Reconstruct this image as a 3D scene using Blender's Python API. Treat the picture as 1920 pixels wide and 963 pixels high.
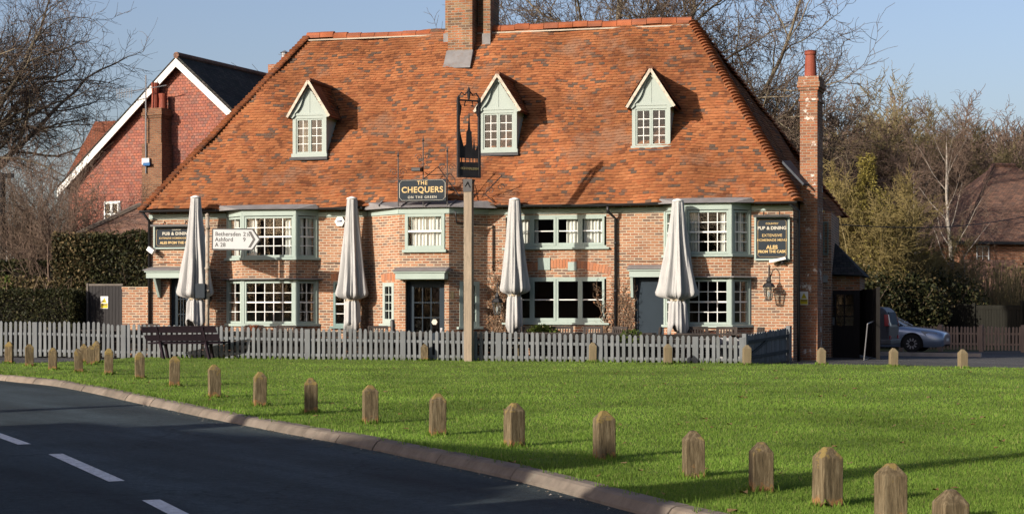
import bpy, math, random
import numpy as np
from mathutils import Vector, Matrix
from mathutils.geometry import delaunay_2d_cdt

# ------------------------------------------------------------------ clear
for o in list(bpy.data.objects): bpy.data.objects.remove(o)
SC = bpy.context.scene
COL = SC.collection
R = math.radians
RNG = np.random.default_rng(7)
random.seed(7)

# ------------------------------------------------------------------ camera
CAMZ, FPX, HY = 1.65, 3200.0, 578.0
cd = bpy.data.cameras.new('camera'); cam = bpy.data.objects.new('camera', cd); COL.objects.link(cam)
cam.location = (0, 0, CAMZ); cam.rotation_euler = (R(90), 0, 0)
cd.sensor_width = 36; cd.lens = 60; cd.shift_y = (HY-481.5)/1920
cd.clip_start = .1; cd.clip_end = 3000
SC.camera = cam
SC.render.resolution_x, SC.render.resolution_y = 1024, 513

# ------------------------------------------------------------------ light
SUN_K, SUN_ALT = .85, 19.0                      # shadows run towards (1, SUN_K)
hd = Vector((1, SUN_K, 0)).normalized()
sun_from = Vector((-hd.x*math.cos(R(SUN_ALT)), -hd.y*math.cos(R(SUN_ALT)), math.sin(R(SUN_ALT))))
ld = bpy.data.lights.new('sun', 'SUN'); sun = bpy.data.objects.new('sun', ld); COL.objects.link(sun)
ld.energy = 5.0; ld.angle = R(.5); ld.color = (1, .91, .79)
sun.rotation_euler = (-sun_from).to_track_quat('-Z', 'Y').to_euler()
sun.location = (-40, -30, 40)
W = bpy.data.worlds.new('World'); SC.world = W; W.use_nodes = True
wn = W.node_tree.nodes; wl = W.node_tree.links
sky = wn.new('ShaderNodeTexSky'); sky.sky_type = 'NISHITA'; sky.sun_disc = False
sky.sun_elevation = R(SUN_ALT); sky.sun_rotation = math.atan2(sun_from.x, sun_from.y)
sky.air_density = 1.0; sky.dust_density = 3.0; sky.ozone_density = 2.0; sky.altitude = 0
tint = wn.new('ShaderNodeMix'); tint.data_type = 'RGBA'; tint.blend_type = 'MULTIPLY'; tint.inputs[0].default_value = 1; tint.inputs[7].default_value = (1.06, .98, 1.05, 1)
wl.new(sky.outputs[0], tint.inputs[6]); wl.new(tint.outputs[2], wn['Background'].inputs[0]); wn['Background'].inputs[1].default_value = .098
SC.view_settings.view_transform = 'Standard'; SC.view_settings.look = 'None'
SC.view_settings.exposure = 0.80; SC.view_settings.gamma = 1; SC.view_settings.use_curve_mapping = False
SC.cycles.max_bounces = 6; SC.cycles.transparent_max_bounces = 12
SC.cycles.caustics_reflective = False; SC.cycles.caustics_refractive = False

# ------------------------------------------------------------------ frames and terrain
TH = R(14); CT, ST = math.cos(TH), math.sin(TH)
OX, OY, ZB = -10.625, 50.0, .2                  # front left corner of the pub
def L2W(u, v, z=0): return Vector((OX+u*CT+v*ST, OY-u*ST+v*CT, z+ZB))
def clamp(x, a=0., b=1.): return max(a, min(b, x))
def zt(x, y):
    z = .24*clamp((y-14)/31) + .05*clamp((-x-6)/8)*clamp((y-35)/8)
    z -= .17*clamp((y-46)/13)*clamp((x-8)/4)
    return z
def ztl(u, v):                                  # terrain in the pub's own frame
    p = L2W(u, v); return zt(p.x, p.y)-ZB
def ray(px, py, Y): return Vector(((px-960)*Y/FPX, Y, CAMZ-(py-HY)*Y/FPX))
def G(px, py, off=0.):                          # where a sight line meets the ground
    Y = 20.
    for _ in range(40):
        z = zt((px-960)*Y/FPX, Y)+off
        Y = .5*Y+.5*(CAMZ-z)*FPX/(py-HY)
    return Vector(((px-960)*Y/FPX, Y, zt((px-960)*Y/FPX, Y)+off))
def F(px, py, v=0.):                            # where a sight line meets a plane parallel to the pub front
    a, b = (px-960)/FPX, -(py-HY)/FPX
    t = (v+OX*ST+OY*CT)/(a*ST+CT)
    return ((a*t-OX)*CT-(t-OY)*ST, CAMZ+b*t-ZB)

# ------------------------------------------------------------------ object helpers
def thing(name, label, cat, loc=(0, 0, 0), rz=0., group=None):
    o = bpy.data.objects.new(name, None); COL.objects.link(o)
    o.location = loc; o.rotation_euler = (0, 0, rz); o.empty_display_size = .2
    o['label'] = label; o['category'] = cat
    if group: o['group'] = group
    return o
def tag(o, label, cat, group=None, kind=None):
    o['label'] = label; o['category'] = cat
    if group: o['group'] = group
    if kind: o['kind'] = kind
    return o
def dup(root, loc, rz, label, scale=None):
    r = root.copy(); COL.objects.link(r); r.location = loc; r.rotation_euler = (0, 0, rz); r['label'] = label
    if scale: r.scale = scale
    for ch in list(root.children):
        c = ch.copy(); COL.objects.link(c); c.parent = r
        for g in list(ch.children):
            d = g.copy(); COL.objects.link(d); d.parent = c
    return r
def link_mesh(name, me, mat, parent=None, smooth=False):
    if mat:
        for m in (mat if isinstance(mat, (list, tuple)) else [mat]): me.materials.append(m)
    if smooth: me.polygons.foreach_set('use_smooth', [True]*len(me.polygons))
    o = bpy.data.objects.new(name, me); COL.objects.link(o)
    if parent: o.parent = parent
    return o
def np_mesh(name, V, Fc, mat, parent=None, smooth=False):
    V = np.ascontiguousarray(V, dtype=np.float32); Fc = np.ascontiguousarray(Fc, dtype=np.int32)
    me = bpy.data.meshes.new(name); n, k = Fc.shape
    me.vertices.add(len(V)); me.vertices.foreach_set('co', V.ravel())
    me.loops.add(n*k); me.loops.foreach_set('vertex_index', Fc.ravel())
    me.polygons.add(n); me.polygons.foreach_set('loop_start', np.arange(0, n*k, k, dtype=np.int32))
    me.polygons.foreach_set('loop_total', np.full(n, k, dtype=np.int32))
    me.update(calc_edges=True); me.validate()
    return link_mesh(name, me, mat, parent, smooth)

class MB:
    def __init__(s, M=None): s.v = []; s.f = []; s.M = M or Matrix.Identity(4); s.mi = []; s.cm = 0; s.brk = []
    def P(s, p): s.v.append(s.M @ Vector(p)); return len(s.v)-1
    def poly(s, pts): s.f.append([s.P(p) for p in pts]); s.mi.append(s.cm); return s
    def fa(s, idx): s.f.append(idx); s.mi.append(s.cm)
    def box(s, x0, x1, y0, y1, z0, z1):
        i = [s.P((x, y, z)) for z in (z0, z1) for y in (y0, y1) for x in (x0, x1)]
        for q in ((0, 2, 3, 1), (4, 5, 7, 6), (0, 1, 5, 4), (2, 6, 7, 3), (0, 4, 6, 2), (1, 3, 7, 5)): s.fa([i[k] for k in q])
        return s
    def hexa(s, a, b):                          # bottom 4 points (ccw), top 4 points
        i = [s.P(p) for p in a]+[s.P(p) for p in b]
        s.fa([i[3], i[2], i[1], i[0]]); s.fa(i[4:8])
        for k in range(4): s.fa([i[k], i[(k+1) % 4], i[4+(k+1) % 4], i[4+k]])
        return s
    def beam(s, p, q, w, h=None, up=(0, 0, 1)):
        p, q = Vector(p), Vector(q); h = h or w; d = (q-p).normalized(); u = Vector(up)
        if abs(d.dot(u)) > .98: u = Vector((0, 1, 0))
        a = d.cross(u).normalized(); b = a.cross(d)
        o = [a*sx*w/2+b*sy*h/2 for sx, sy in ((-1, -1), (1, -1), (1, 1), (-1, 1))]
        return s.hexa([p+k for k in o], [q+k for k in o])
    def tube(s, pts, r, n=6, cap=True):
        pts = [Vector(p) for p in pts]; rr = r if hasattr(r, '__len__') else [r]*len(pts); rings = []
        ref = Vector((.31, .17, .93))
        for i, p in enumerate(pts):
            d = (pts[min(i+1, len(pts)-1)]-pts[max(i-1, 0)]).normalized()
            if abs(d.dot(ref)) > .97: ref = Vector((.9, .3, .1))
            a = d.cross(ref).normalized(); b = d.cross(a)
            rings.append([s.P(p+(a*math.cos(2*math.pi*k/n)+b*math.sin(2*math.pi*k/n))*rr[i]) for k in range(n)])
        for A, B in zip(rings, rings[1:]):
            for k in range(n): s.fa([A[k], A[(k+1) % n], B[(k+1) % n], B[k]])
        if cap: s.fa(rings[0][::-1]); s.fa(rings[-1])
        return s
    def lathe(s, prof, n=16, c=(0, 0, 0), fold=None):
        rings = []
        for r, z in prof:
            rg = []
            for k in range(n):
                t = 2*math.pi*k/n; q = r*(fold(t, z) if fold else 1)
                rg.append(s.P((c[0]+q*math.cos(t), c[1]+q*math.sin(t), c[2]+z)))
            rings.append(rg)
        for A, B in zip(rings, rings[1:]):
            for k in range(n): s.fa([A[k], A[(k+1) % n], B[(k+1) % n], B[k]])
        s.fa(rings[0][::-1]); s.fa(rings[-1]); return s
    def prism(s, pts, y0, y1):                  # outline in x,z pushed from y0 to y1
        n = len(pts); a = [s.P((x, y0, z)) for x, z in pts]; b = [s.P((x, y1, z)) for x, z in pts]
        s.fa(a); s.fa(b[::-1])
        for k in range(n): s.fa([a[k], b[k], b[(k+1) % n], a[(k+1) % n]])
        return s
    def build(s, name, mat, parent=None, smooth=False, bevel=0., uv=True, label=None):
        me = bpy.data.meshes.new(name); me.from_pydata([tuple(p) for p in s.v], [], s.f); me.update()
        if uv:
            L = me.uv_layers.new(name='uv').data; Z = Vector((0, 0, 1))
            for p in me.polygons:
                n = p.normal; t = Z.cross(n)
                t = Vector((1, 0, 0)) if t.length < .05 else t.normalized()
                b = n.cross(t)
                for li in p.loop_indices:
                    co = me.vertices[me.loops[li].vertex_index].co; L[li].uv = (co.dot(t), co.dot(b))
        if any(s.mi): me.polygons.foreach_set('material_index', s.mi)
        o = link_mesh(name, me, mat, parent, smooth)
        if bevel:
            m = o.modifiers.new('bevel', 'BEVEL'); m.width = bevel; m.segments = 2; m.limit_method = 'ANGLE'
        if label: o['label'] = label
        return o

def text(body, size, mat, parent, M, name='lettering', ext=.004, bold=.0, space=1., align='CENTER'):
    c = bpy.data.curves.new(name, 'FONT'); c.body = body; c.size = size; c.extrude = ext; c.offset = bold
    c.space_character = space; c.align_x = align; c.align_y = 'CENTER'
    t = bpy.data.objects.new('tmp', c); COL.objects.link(t)
    dg = bpy.context.evaluated_depsgraph_get(); me = bpy.data.meshes.new_from_object(t.evaluated_get(dg))
    bpy.data.objects.remove(t); bpy.data.curves.remove(c)
    me.transform(M @ Matrix.Rotation(R(90), 4, 'X'))
    me.materials.clear()
    return link_mesh(name, me, mat, parent)
T = Matrix.Translation

# ------------------------------------------------------------------ materials
def nd(nt, typ, **kw):
    n = nt.nodes.new(typ)
    for k, v in kw.items():
        if isinstance(k, str) and hasattr(n, k): setattr(n, k, v)
    return n
def base_mat(name, rough=.75, spec=.3, metal=0.):
    m = bpy.data.materials.new(name); m.use_nodes = True; nt = m.node_tree; p = nt.nodes['Principled BSDF']
    p.inputs['Roughness'].default_value = rough; p.inputs['Specular IOR Level'].default_value = spec; p.inputs['Metallic'].default_value = metal
    return m, nt, p
def ramp(nt, fac, stops, const=False):
    r = nt.nodes.new('ShaderNodeValToRGB'); e = r.color_ramp.elements
    if const: r.color_ramp.interpolation = 'CONSTANT'
    while len(e) < len(stops): e.new(.5)
    for i, (p, c) in enumerate(stops): e[i].position = p; e[i].color = (*c, 1) if len(c) == 3 else c
    nt.links.new(fac, r.inputs[0]); return r.outputs[0]
def mixc(nt, fac, a, b, mode='MIX'):
    m = nt.nodes.new('ShaderNodeMix'); m.data_type = 'RGBA'; m.blend_type = mode
    for s, val in ((m.inputs[0], fac), (m.inputs[6], a), (m.inputs[7], b)):
        if isinstance(val, bpy.types.NodeSocket): nt.links.new(val, s)
        elif isinstance(val, (int, float)): s.default_value = val
        else: s.default_value = (*val, 1)
    return m.outputs[2]
def coords(nt, rnd=True, scale=None):
    tc = nt.nodes.new('ShaderNodeTexCoord'); out = tc.outputs['Object']
    if rnd:
        oi = nt.nodes.new('ShaderNodeObjectInfo'); v = nt.nodes.new('ShaderNodeVectorMath'); v.operation = 'MULTIPLY_ADD'
        nt.links.new(oi.outputs['Random'], v.inputs[0]); v.inputs[1].default_value = (31, 47, 53); nt.links.new(out, v.inputs[2]); out = v.outputs[0]
    if scale:
        mp = nt.nodes.new('ShaderNodeVectorMath'); mp.operation = 'MULTIPLY'; nt.links.new(out, mp.inputs[0]); mp.inputs[1].default_value = scale; out = mp.outputs[0]
    return out
def noise(nt, vec, scale, detail=5, rough=.6):
    n = nt.nodes.new('ShaderNodeTexNoise'); n.inputs['Scale'].default_value = scale; n.inputs['Detail'].default_value = detail; n.inputs['Roughness'].default_value = rough
    nt.links.new(vec, n.inputs['Vector']); return n.outputs[0]
def bump(nt, p, h, strength=.3, dist=.01):
    b = nt.nodes.new('ShaderNodeBump'); b.inputs['Strength'].default_value = strength; b.inputs['Distance'].default_value = dist
    nt.links.new(h, b.inputs['Height']); nt.links.new(b.outputs[0], p.inputs['Normal'])
ALB = .56                                       # every surface colour below is set by eye and scaled once to real reflectance
def mul(c, k): return tuple(x*k for x in c)
def plain(name, c, rough=.75, var=.2, vs=3., spec=.12, metal=0., bmp=0., bs=60., stretch=None, dirt=None, rndcol=0.):
    m, nt, p = base_mat(name, rough, spec, metal); v = coords(nt, True, stretch)
    c = mul(c, ALB); dirt = mul(dirt, ALB) if dirt else None
    n = noise(nt, v, vs, 6)
    col = ramp(nt, n, [(.3, mul(c, 1-var)), (.7, mul(c, 1+var))])
    if dirt: col = mixc(nt, ramp(nt, noise(nt, v, vs*2.7, 7, .7), [(.52, (0, 0, 0)), (.66, (1, 1, 1))]), col, dirt)
    if rndcol:
        oi = nt.nodes.new('ShaderNodeObjectInfo')
        col = mixc(nt, 1., col, ramp(nt, oi.outputs['Random'], [(0, (1-rndcol,)*3), (1, (1+rndcol, 1+rndcol*.8, 1+rndcol*.6))]), 'MULTIPLY')
    nt.links.new(col, p.inputs['Base Color'])
    if bmp: bump(nt, p, noise(nt, v, bs, 4), bmp, .01)
    return m
def brick(name, cols, mortar, bw=.225, rh=.075, ms=.012, patch=(.75, 1.15), pscale=.8, bmp=.5, off=.5, white=None):
    m, nt, p = base_mat(name, .9, .1); tc = nt.nodes.new('ShaderNodeTexCoord')
    wv = nt.nodes.new('ShaderNodeVectorMath'); wv.operation = 'MULTIPLY_ADD'
    nz = nt.nodes.new('ShaderNodeTexNoise'); nz.inputs['Scale'].default_value = 1.3; nt.links.new(tc.outputs['UV'], nz.inputs['Vector'])
    nt.links.new(nz.outputs['Color'], wv.inputs[0]); wv.inputs[1].default_value = (.02, .035, 0); nt.links.new(tc.outputs['UV'], wv.inputs[2])
    b = nt.nodes.new('ShaderNodeTexBrick'); b.inputs['Scale'].default_value = 1; b.inputs['Brick Width'].default_value = bw; b.inputs['Row Height'].default_value = rh
    b.inputs['Mortar Size'].default_value = ms; b.inputs['Mortar Smooth'].default_value = .25; b.offset = off
    b.inputs['Color1'].default_value = (0, 0, 0, 1); b.inputs['Color2'].default_value = (1, 1, 1, 1); b.inputs['Mortar'].default_value = (.5, .5, .5, 1)
    nt.links.new(wv.outputs[0], b.inputs['Vector'])
    cols = [mul(q, ALB) for q in cols]; mortar = mul(mortar, ALB)
    n = len(cols); col = ramp(nt, b.outputs['Color'], [(i/n, c) for i, c in enumerate(cols)], True)
    fine = noise(nt, tc.outputs['UV'], 34, 5)
    col = mixc(nt, 1., col, ramp(nt, fine, [(.3, (.78,)*3), (.7, (1.2,)*3)]), 'MULTIPLY')
    col = mixc(nt, b.outputs['Fac'], col, mortar)
    pn = noise(nt, tc.outputs['Object'], pscale, 6, .65)
    col = mixc(nt, 1., col, ramp(nt, pn, [(.32, (patch[0],)*3), (.68, (patch[1], patch[1]*.98, patch[1]*.95))]), 'MULTIPLY')
    if white: col = mixc(nt, ramp(nt, noise(nt, tc.outputs['Object'], 2.6, 8, .72), [(white, (0, 0, 0)), (white+.05, (1, 1, 1))]), col, (.45, .42, .38))
    nt.links.new(col, p.inputs['Base Color'])
    h = nt.nodes.new('ShaderNodeMath'); h.operation = 'MULTIPLY_ADD'; nt.links.new(b.outputs['Fac'], h.inputs[0]); h.inputs[1].default_value = -1.; nt.links.new(fine, h.inputs[2])
    bump(nt, p, h.outputs[0], bmp, .012)
    return m
def island(name, stops, rough=.85, patch=None, pscale=.5, spec=.1, trans=0., pstops=None, clus=0., cs=1.6):
    m, nt, p = base_mat(name, rough, spec); g = nt.nodes.new('ShaderNodeNewGeometry')
    v = coords(nt, False); fac = g.outputs['Random Per Island']
    if clus:                                    # odd tiles gather in groups
        a = nt.nodes.new('ShaderNodeMath'); a.operation = 'MULTIPLY_ADD'; nt.links.new(noise(nt, v, cs, 3, .7), a.inputs[0]); a.inputs[1].default_value = clus; a.inputs[2].default_value = -.5*clus
        b = nt.nodes.new('ShaderNodeMath'); b.operation = 'ADD'; b.use_clamp = True; nt.links.new(fac, b.inputs[0]); nt.links.new(a.outputs[0], b.inputs[1]); fac = b.outputs[0]
    col = ramp(nt, fac, [(q, mul(k, ALB)) for q, k in stops])
    if patch: col = mixc(nt, 1., col, ramp(nt, noise(nt, v, pscale, 7, .65), [(.35, (patch[0],)*3), (.65, (patch[1],)*3)]), 'MULTIPLY')
    if pstops: col = mixc(nt, ramp(nt, noise(nt, v, pstops[0], 8, .7), [(pstops[1], (0, 0, 0)), (pstops[1]+.12, (1, 1, 1))]), col, pstops[2])
    nt.links.new(col, p.inputs['Base Color'])
    bump(nt, p, noise(nt, v, 30, 4), .25, .01)
    if trans:
        tr = nt.nodes.new('ShaderNodeBsdfTranslucent'); nt.links.new(col, tr.inputs[0]); mx = nt.nodes.new('ShaderNodeMixShader'); mx.inputs[0].default_value = trans
        out = nt.nodes['Material Output']; nt.links.new(p.outputs[0], mx.inputs[1]); nt.links.new(tr.outputs[0], mx.inputs[2]); nt.links.new(mx.outputs[0], out.inputs[0])
    return m
def glass_mat():
    m = bpy.data.materials.new('window glass'); m.use_nodes = True; nt = m.node_tree; nt.nodes.clear()
    out = nt.nodes.new('ShaderNodeOutputMaterial'); mx = nt.nodes.new('ShaderNodeMixShader'); t = nt.nodes.new('ShaderNodeBsdfTransparent'); g = nt.nodes.new('ShaderNodeBsdfGlossy')
    g.inputs['Roughness'].default_value = .03; t.inputs[0].default_value = (.86, .9, .9, 1)
    fr = nt.nodes.new('ShaderNodeLayerWeight'); pw_ = nt.nodes.new('ShaderNodeMath'); pw_.operation = 'POWER'; pw_.inputs[1].default_value = 3.; nt.links.new(fr.outputs['Facing'], pw_.inputs[0])
    ma = nt.nodes.new('ShaderNodeMath'); ma.operation = 'MULTIPLY_ADD'; ma.inputs[1].default_value = .8; ma.inputs[2].default_value = .065
    tc = nt.nodes.new('ShaderNodeTexCoord'); b = nt.nodes.new('ShaderNodeBump'); b.inputs['Strength'].default_value = .06; b.inputs['Distance'].default_value = .02
    nt.links.new(noise(nt, tc.outputs['Object'], 5, 2), b.inputs['Height']); nt.links.new(b.outputs[0], g.inputs['Normal'])
    nt.links.new(pw_.outputs[0], ma.inputs[0]); nt.links.new(ma.outputs[0], mx.inputs[0]); nt.links.new(t.outputs[0], mx.inputs[1]); nt.links.new(g.outputs[0], mx.inputs[2]); nt.links.new(mx.outputs[0], out.inputs[0])
    return m

GLASS = glass_mat()
BRICK = brick('old stock brick', [(.46, .225, .13), (.39, .17, .095), (.51, .275, .165), (.43, .20, .115), (.24, .155, .12), (.52, .25, .135), (.44, .235, .145), (.31, .18, .125)], (.60, .515, .395), patch=(.74, 1.14))
BRICK_DARK = brick('weathered chimney brick', [(.36, .16, .08), (.28, .13, .07), (.42, .2, .1), (.2, .12, .08), (.33, .2, .11), (.45, .18, .09)], (.36, .31, .24), patch=(.6, 1.15), pscale=1.4)
BRICK_WHITE = brick('orange chimney brick with limewash stains', [(.38, .15, .08), (.31, .13, .07), (.41, .19, .10), (.26, .125, .08)], (.36, .28, .21), patch=(.72, 1.15), white=.575)
BRICK_HOUSE = brick('house brick', [(.46, .17, .08), (.4, .15, .07), (.5, .2, .1)], (.45, .36, .28))
TILEHUNG = brick('hung clay tile', [(.38, .15, .112), (.42, .165, .118), (.33, .135, .108), (.41, .185, .14), (.29, .15, .125), (.44, .165, .11)], (.16, .07, .05), bw=.17, rh=.115, ms=.008, patch=(.82, 1.15), bmp=.8)
ROOF_SLATE = brick('dark roof tile', [(.05, .05, .05), (.07, .065, .06), (.045, .05, .045)], (.02, .02, .02), bw=.2, rh=.14, ms=.01, patch=(.6, 1.3), bmp=.8)
ROOF_BROWN = brick('brown roof tile', [(.25, .15, .115), (.29, .17, .125), (.21, .135, .11), (.32, .18, .13)], (.13, .08, .06), bw=.2, rh=.12, ms=.01, patch=(.7, 1.25), bmp=.8)
ROOF_RED = brick('red house roof tile', [(.3, .11, .065), (.26, .1, .06), (.34, .13, .08)], (.13, .05, .03), bw=.2, rh=.12, ms=.01, patch=(.7, 1.25), bmp=.8)
PEG = island('handmade orange peg tile', [(0, (.20, .075, .036)), (.06, (.30, .11, .047)), (.35, (.365, .136, .055)), (.65, (.41, .165, .07)), (.80, (.35, .115, .046)), (.87, (.26, .10, .05)), (.93, (.16, .095, .065)), (1, (.12, .085, .065))],
             clus=.95,              patch=(.6, 1.25), pscale=.4, pstops=(.7, .54, (.17, .09, .055)))
PEG_EDGE = plain('shadow line tile edge', (.085, .035, .02), .9, .4, 2.)  # dark edge colour paints the shadow lines between tile courses
RIDGE = island('ridge tile', [(0, (.42, .12, .05)), (.5, (.42, .14, .065)), (1, (.30, .115, .07))], patch=(.7, 1.2), pscale=1.)
HIPT = island('bonnet hip tile', [(0, (.28, .10, .045)), (.5, (.38, .135, .055)), (1, (.22, .105, .065))], patch=(.6, 1.2), pscale=1., pstops=(2., .58, (.2, .13, .07)))
DECK = plain('roof underlay', (.1, .04, .02))
SAGE = plain('sage green paint', (.43, .52, .47), .5, .06, 2.)
SAGE_D = plain('dark sage paint', (.22, .33, .31), .5, .08, 2.)
PALE = plain('pale sage dormer paint', (.455, .525, .48), .5, .05, 2.)
WHITE = plain('white paint', (1.0, 1.0, .95), .45, .04, 3.)
LEAD = plain('lead sheet', (.27, .26, .26), .6, .2, 3., dirt=(.26, .22, .2))
NAVY = plain('dark blue door paint', (.025, .04, .055), .7, .1, 2., spec=.15)
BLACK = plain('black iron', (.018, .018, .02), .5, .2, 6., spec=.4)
SIGNB = plain('charcoal sign board', (.035, .045, .056), .75, .08, 2., spec=.12)
GOLD = plain('gold lettering', (.72, .52, .24), .45, .08, 8.)
CREAMT = plain('cream lettering', (.70, .66, .55), .5, .05, 8.)
CURT = plain('white curtain', (1.1, 1.06, .98), .9, .06, 4.)
CURT_R = plain('brown curtain', (.25, .11, .07), .9, .2, 6.)
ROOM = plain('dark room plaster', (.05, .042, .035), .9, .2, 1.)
GREYWOOD = plain('grey fence paint', (.18, .195, .205), .65, .16, 3., bmp=.15, dirt=(.17, .185, .185), stretch=(1, 1, .35))
def fence_mat():
    nt = GREYWOOD.node_tree; p = nt.nodes['Principled BSDF']; g = nt.nodes.new('ShaderNodeNewGeometry'); src = p.inputs['Base Color'].links[0].from_socket
    col = mixc(nt, 1., src, ramp(nt, g.outputs['Random Per Island'], [(0, (.80, .81, .80)), (.5, (1, 1, 1)), (1, (1.13, 1.12, 1.1))]), 'MULTIPLY')
    tc = nt.nodes.new('ShaderNodeTexCoord'); sp = nt.nodes.new('ShaderNodeSeparateXYZ'); nt.links.new(tc.outputs['Object'], sp.inputs[0])
    a = nt.nodes.new('ShaderNodeMath'); a.operation = 'MULTIPLY_ADD'; nt.links.new(noise(nt, tc.outputs['Object'], 7, 5), a.inputs[0]); a.inputs[1].default_value = .5; nt.links.new(sp.outputs[2], a.inputs[2])
    nt.links.new(mixc(nt, ramp(nt, a.outputs[0], [(.30, (.7,)*3), (.45, (0, 0, 0))]), col, (.055, .062, .045)), p.inputs['Base Color'])
fence_mat()
CANVAS = plain('light grey parasol canvas', (.53, .53, .52), .92, .10, 2.2, bmp=.5, bs=7, stretch=(2.2, 2.2, .5), dirt=(.45, .45, .44))
DARKWOOD = plain('dark stained timber', (.02, .0185, .02), .7, .3, 3., stretch=(8, 8, .6), bmp=.2)
TEAK = plain('dark weathered garden furniture', (.06, .05, .045), .7, .3, 4., bmp=.2)
BENCHP = plain('dark plum bench paint', (.022, .013, .02), .7, .2, 3., spec=.15)
POSTWOOD = plain('pale weathered oak', (.36, .29, .215), .8, .18, 2., stretch=(9, 9, .5), bmp=.3, dirt=(.24, .2, .15))
BROWNFENCE = plain('weathered brown fence', (.34, .25, .19), .8, .2, 3., stretch=(5, 5, .6), bmp=.2)
CONC = plain('concrete kerb', (.24, .198, .16), .9, .3, 3.5, bmp=.35, bs=90, dirt=(.24, .21, .17))
TERRA = plain('terracotta pot', (.3, .08, .05), .6, .15, 4.)
STEEL = plain('galvanised steel', (.4, .4, .41), .45, .1, 4., metal=.6)
YELLOW = plain('yellow sign', (.75, .58, .03), .5, .04, 3.)
BARK = plain('grey brown bark', (.23, .19, .14), .9, .3, 2., stretch=(4, 4, .7), bmp=.4, dirt=(.15, .17, .08))
TWIG = plain('bare twigs', (.17, .13, .10), .9, .2, 1., rndcol=.25)
TWIG_P = plain('purple brown twigs', (.245, .175, .135), .9, .2, .6, rndcol=.2)
WILLOW = plain('yellow willow twigs', (.30, .24, .10), .9, .25, .6, rndcol=.1)
BENCHD = plain('very dark timber', (.022, .02, .018), .8, .2, 3.)
TWIG_O = plain('olive twigs', (.235, .195, .10), .9, .25, .6, rndcol=.2)
BIRCH = plain('pale birch bark', (.40, .36, .31), .8, .15, 2., stretch=(1, 1, 5), dirt=(.12, .1, .09))
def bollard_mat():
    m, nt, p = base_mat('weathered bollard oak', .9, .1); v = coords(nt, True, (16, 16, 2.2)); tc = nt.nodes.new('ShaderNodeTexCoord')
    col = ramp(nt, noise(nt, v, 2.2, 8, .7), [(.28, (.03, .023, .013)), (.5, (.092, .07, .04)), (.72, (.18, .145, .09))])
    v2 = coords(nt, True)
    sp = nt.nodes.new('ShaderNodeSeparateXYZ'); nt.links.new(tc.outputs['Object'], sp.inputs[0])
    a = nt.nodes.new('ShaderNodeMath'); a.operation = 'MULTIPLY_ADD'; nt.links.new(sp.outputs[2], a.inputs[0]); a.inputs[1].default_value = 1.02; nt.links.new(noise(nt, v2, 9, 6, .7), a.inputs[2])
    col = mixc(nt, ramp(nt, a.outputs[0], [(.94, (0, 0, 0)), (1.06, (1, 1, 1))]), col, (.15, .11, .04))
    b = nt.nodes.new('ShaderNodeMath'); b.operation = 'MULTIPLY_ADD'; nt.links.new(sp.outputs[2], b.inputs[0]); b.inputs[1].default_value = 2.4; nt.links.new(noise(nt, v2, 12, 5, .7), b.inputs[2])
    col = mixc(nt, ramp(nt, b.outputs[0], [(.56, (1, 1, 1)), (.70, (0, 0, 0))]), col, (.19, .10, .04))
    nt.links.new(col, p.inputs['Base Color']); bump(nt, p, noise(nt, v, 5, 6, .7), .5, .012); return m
BOLL = bollard_mat()
# ================================================================== ground
def in_poly(P, poly):
    x, y = P[:, 0], P[:, 1]; ins = np.zeros(len(P), bool); n = len(poly)
    for i in range(n):
        x1, y1 = poly[i]; x2, y2 = poly[(i+1) % n]
        c = ((y1 > y) != (y2 > y)); ins ^= c & (x < (x2-x1)*(y-y1)/((y2-y1) or 1e-9)+x1)
    return ins
def resample(pts, step):
    out = []
    for a, b in zip(pts, pts[1:]):
        a, b = Vector(a), Vector(b); n = max(1, int((b-a).length/step))
        out += [a.lerp(b, i/n) for i in range(n)]
    return out+[Vector(pts[-1])]
def sheet(name, poly, off, mat, sp=1.2):
    bd = resample([tuple(p) for p in poly]+[tuple(poly[0])], sp)[:-1]
    A = np.array(poly); g = np.stack(np.meshgrid(np.arange(A[:, 0].min(), A[:, 0].max(), sp)+.013, np.arange(A[:, 1].min(), A[:, 1].max(), sp)+.017), -1).reshape(-1, 2)
    g = g[in_poly(g, poly)]
    vs = [Vector((p[0], p[1])) for p in bd]+[Vector((float(p[0]), float(p[1]))) for p in g]; nb = len(bd)
    r = delaunay_2d_cdt(vs, [], [list(range(nb))], 1, 1e-4)
    me = bpy.data.meshes.new(name); me.from_pydata([(p.x, p.y, zt(p.x, p.y)+off) for p in r[0]], [], r[2]); me.update()
    if me.polygons and me.polygons[0].normal.z < 0: me.flip_normals()
    return tag(link_mesh(name, me, mat, smooth=True), *SL[name], kind='structure')
SL = {'road': ('dark asphalt road curving away along the green', 'road'), 'lawn': ('mown green lawn in front of the pub', 'lawn'),
      'car_park': ('grey asphalt car park and entrance right of the pub', 'car park'), 'terrace_paving': ('paved terrace between the grey picket fence and the pub', 'terrace'),
      'side_path': ('narrow asphalt path in front of the left picket fence', 'path')}
def smooth_curve(pts, step=.5):
    pts = [Vector(p) for p in pts]; out = []
    for i in range(len(pts)-1):
        p0, p1, p2, p3 = pts[max(i-1, 0)], pts[i], pts[i+1], pts[min(i+2, len(pts)-1)]
        n = max(2, int((p2-p1).length/step))
        for k in range(n):
            t = k/n; out.append(.5*((2*p1)+(p2-p0)*t+(2*p0-5*p1+4*p2-p3)*t*t+(3*p1-p0-3*p2+p3)*t**3))
    return out+[pts[-1]]
KP = [G(px, py, .06).xy for px, py in ((0, 704), (100, 714), (180, 728), (250, 743), (330, 759), (400, 773), (525, 796), (610, 811), (700, 828), (820, 852), (960, 880), (1100, 915), (1290, 962))]
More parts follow.
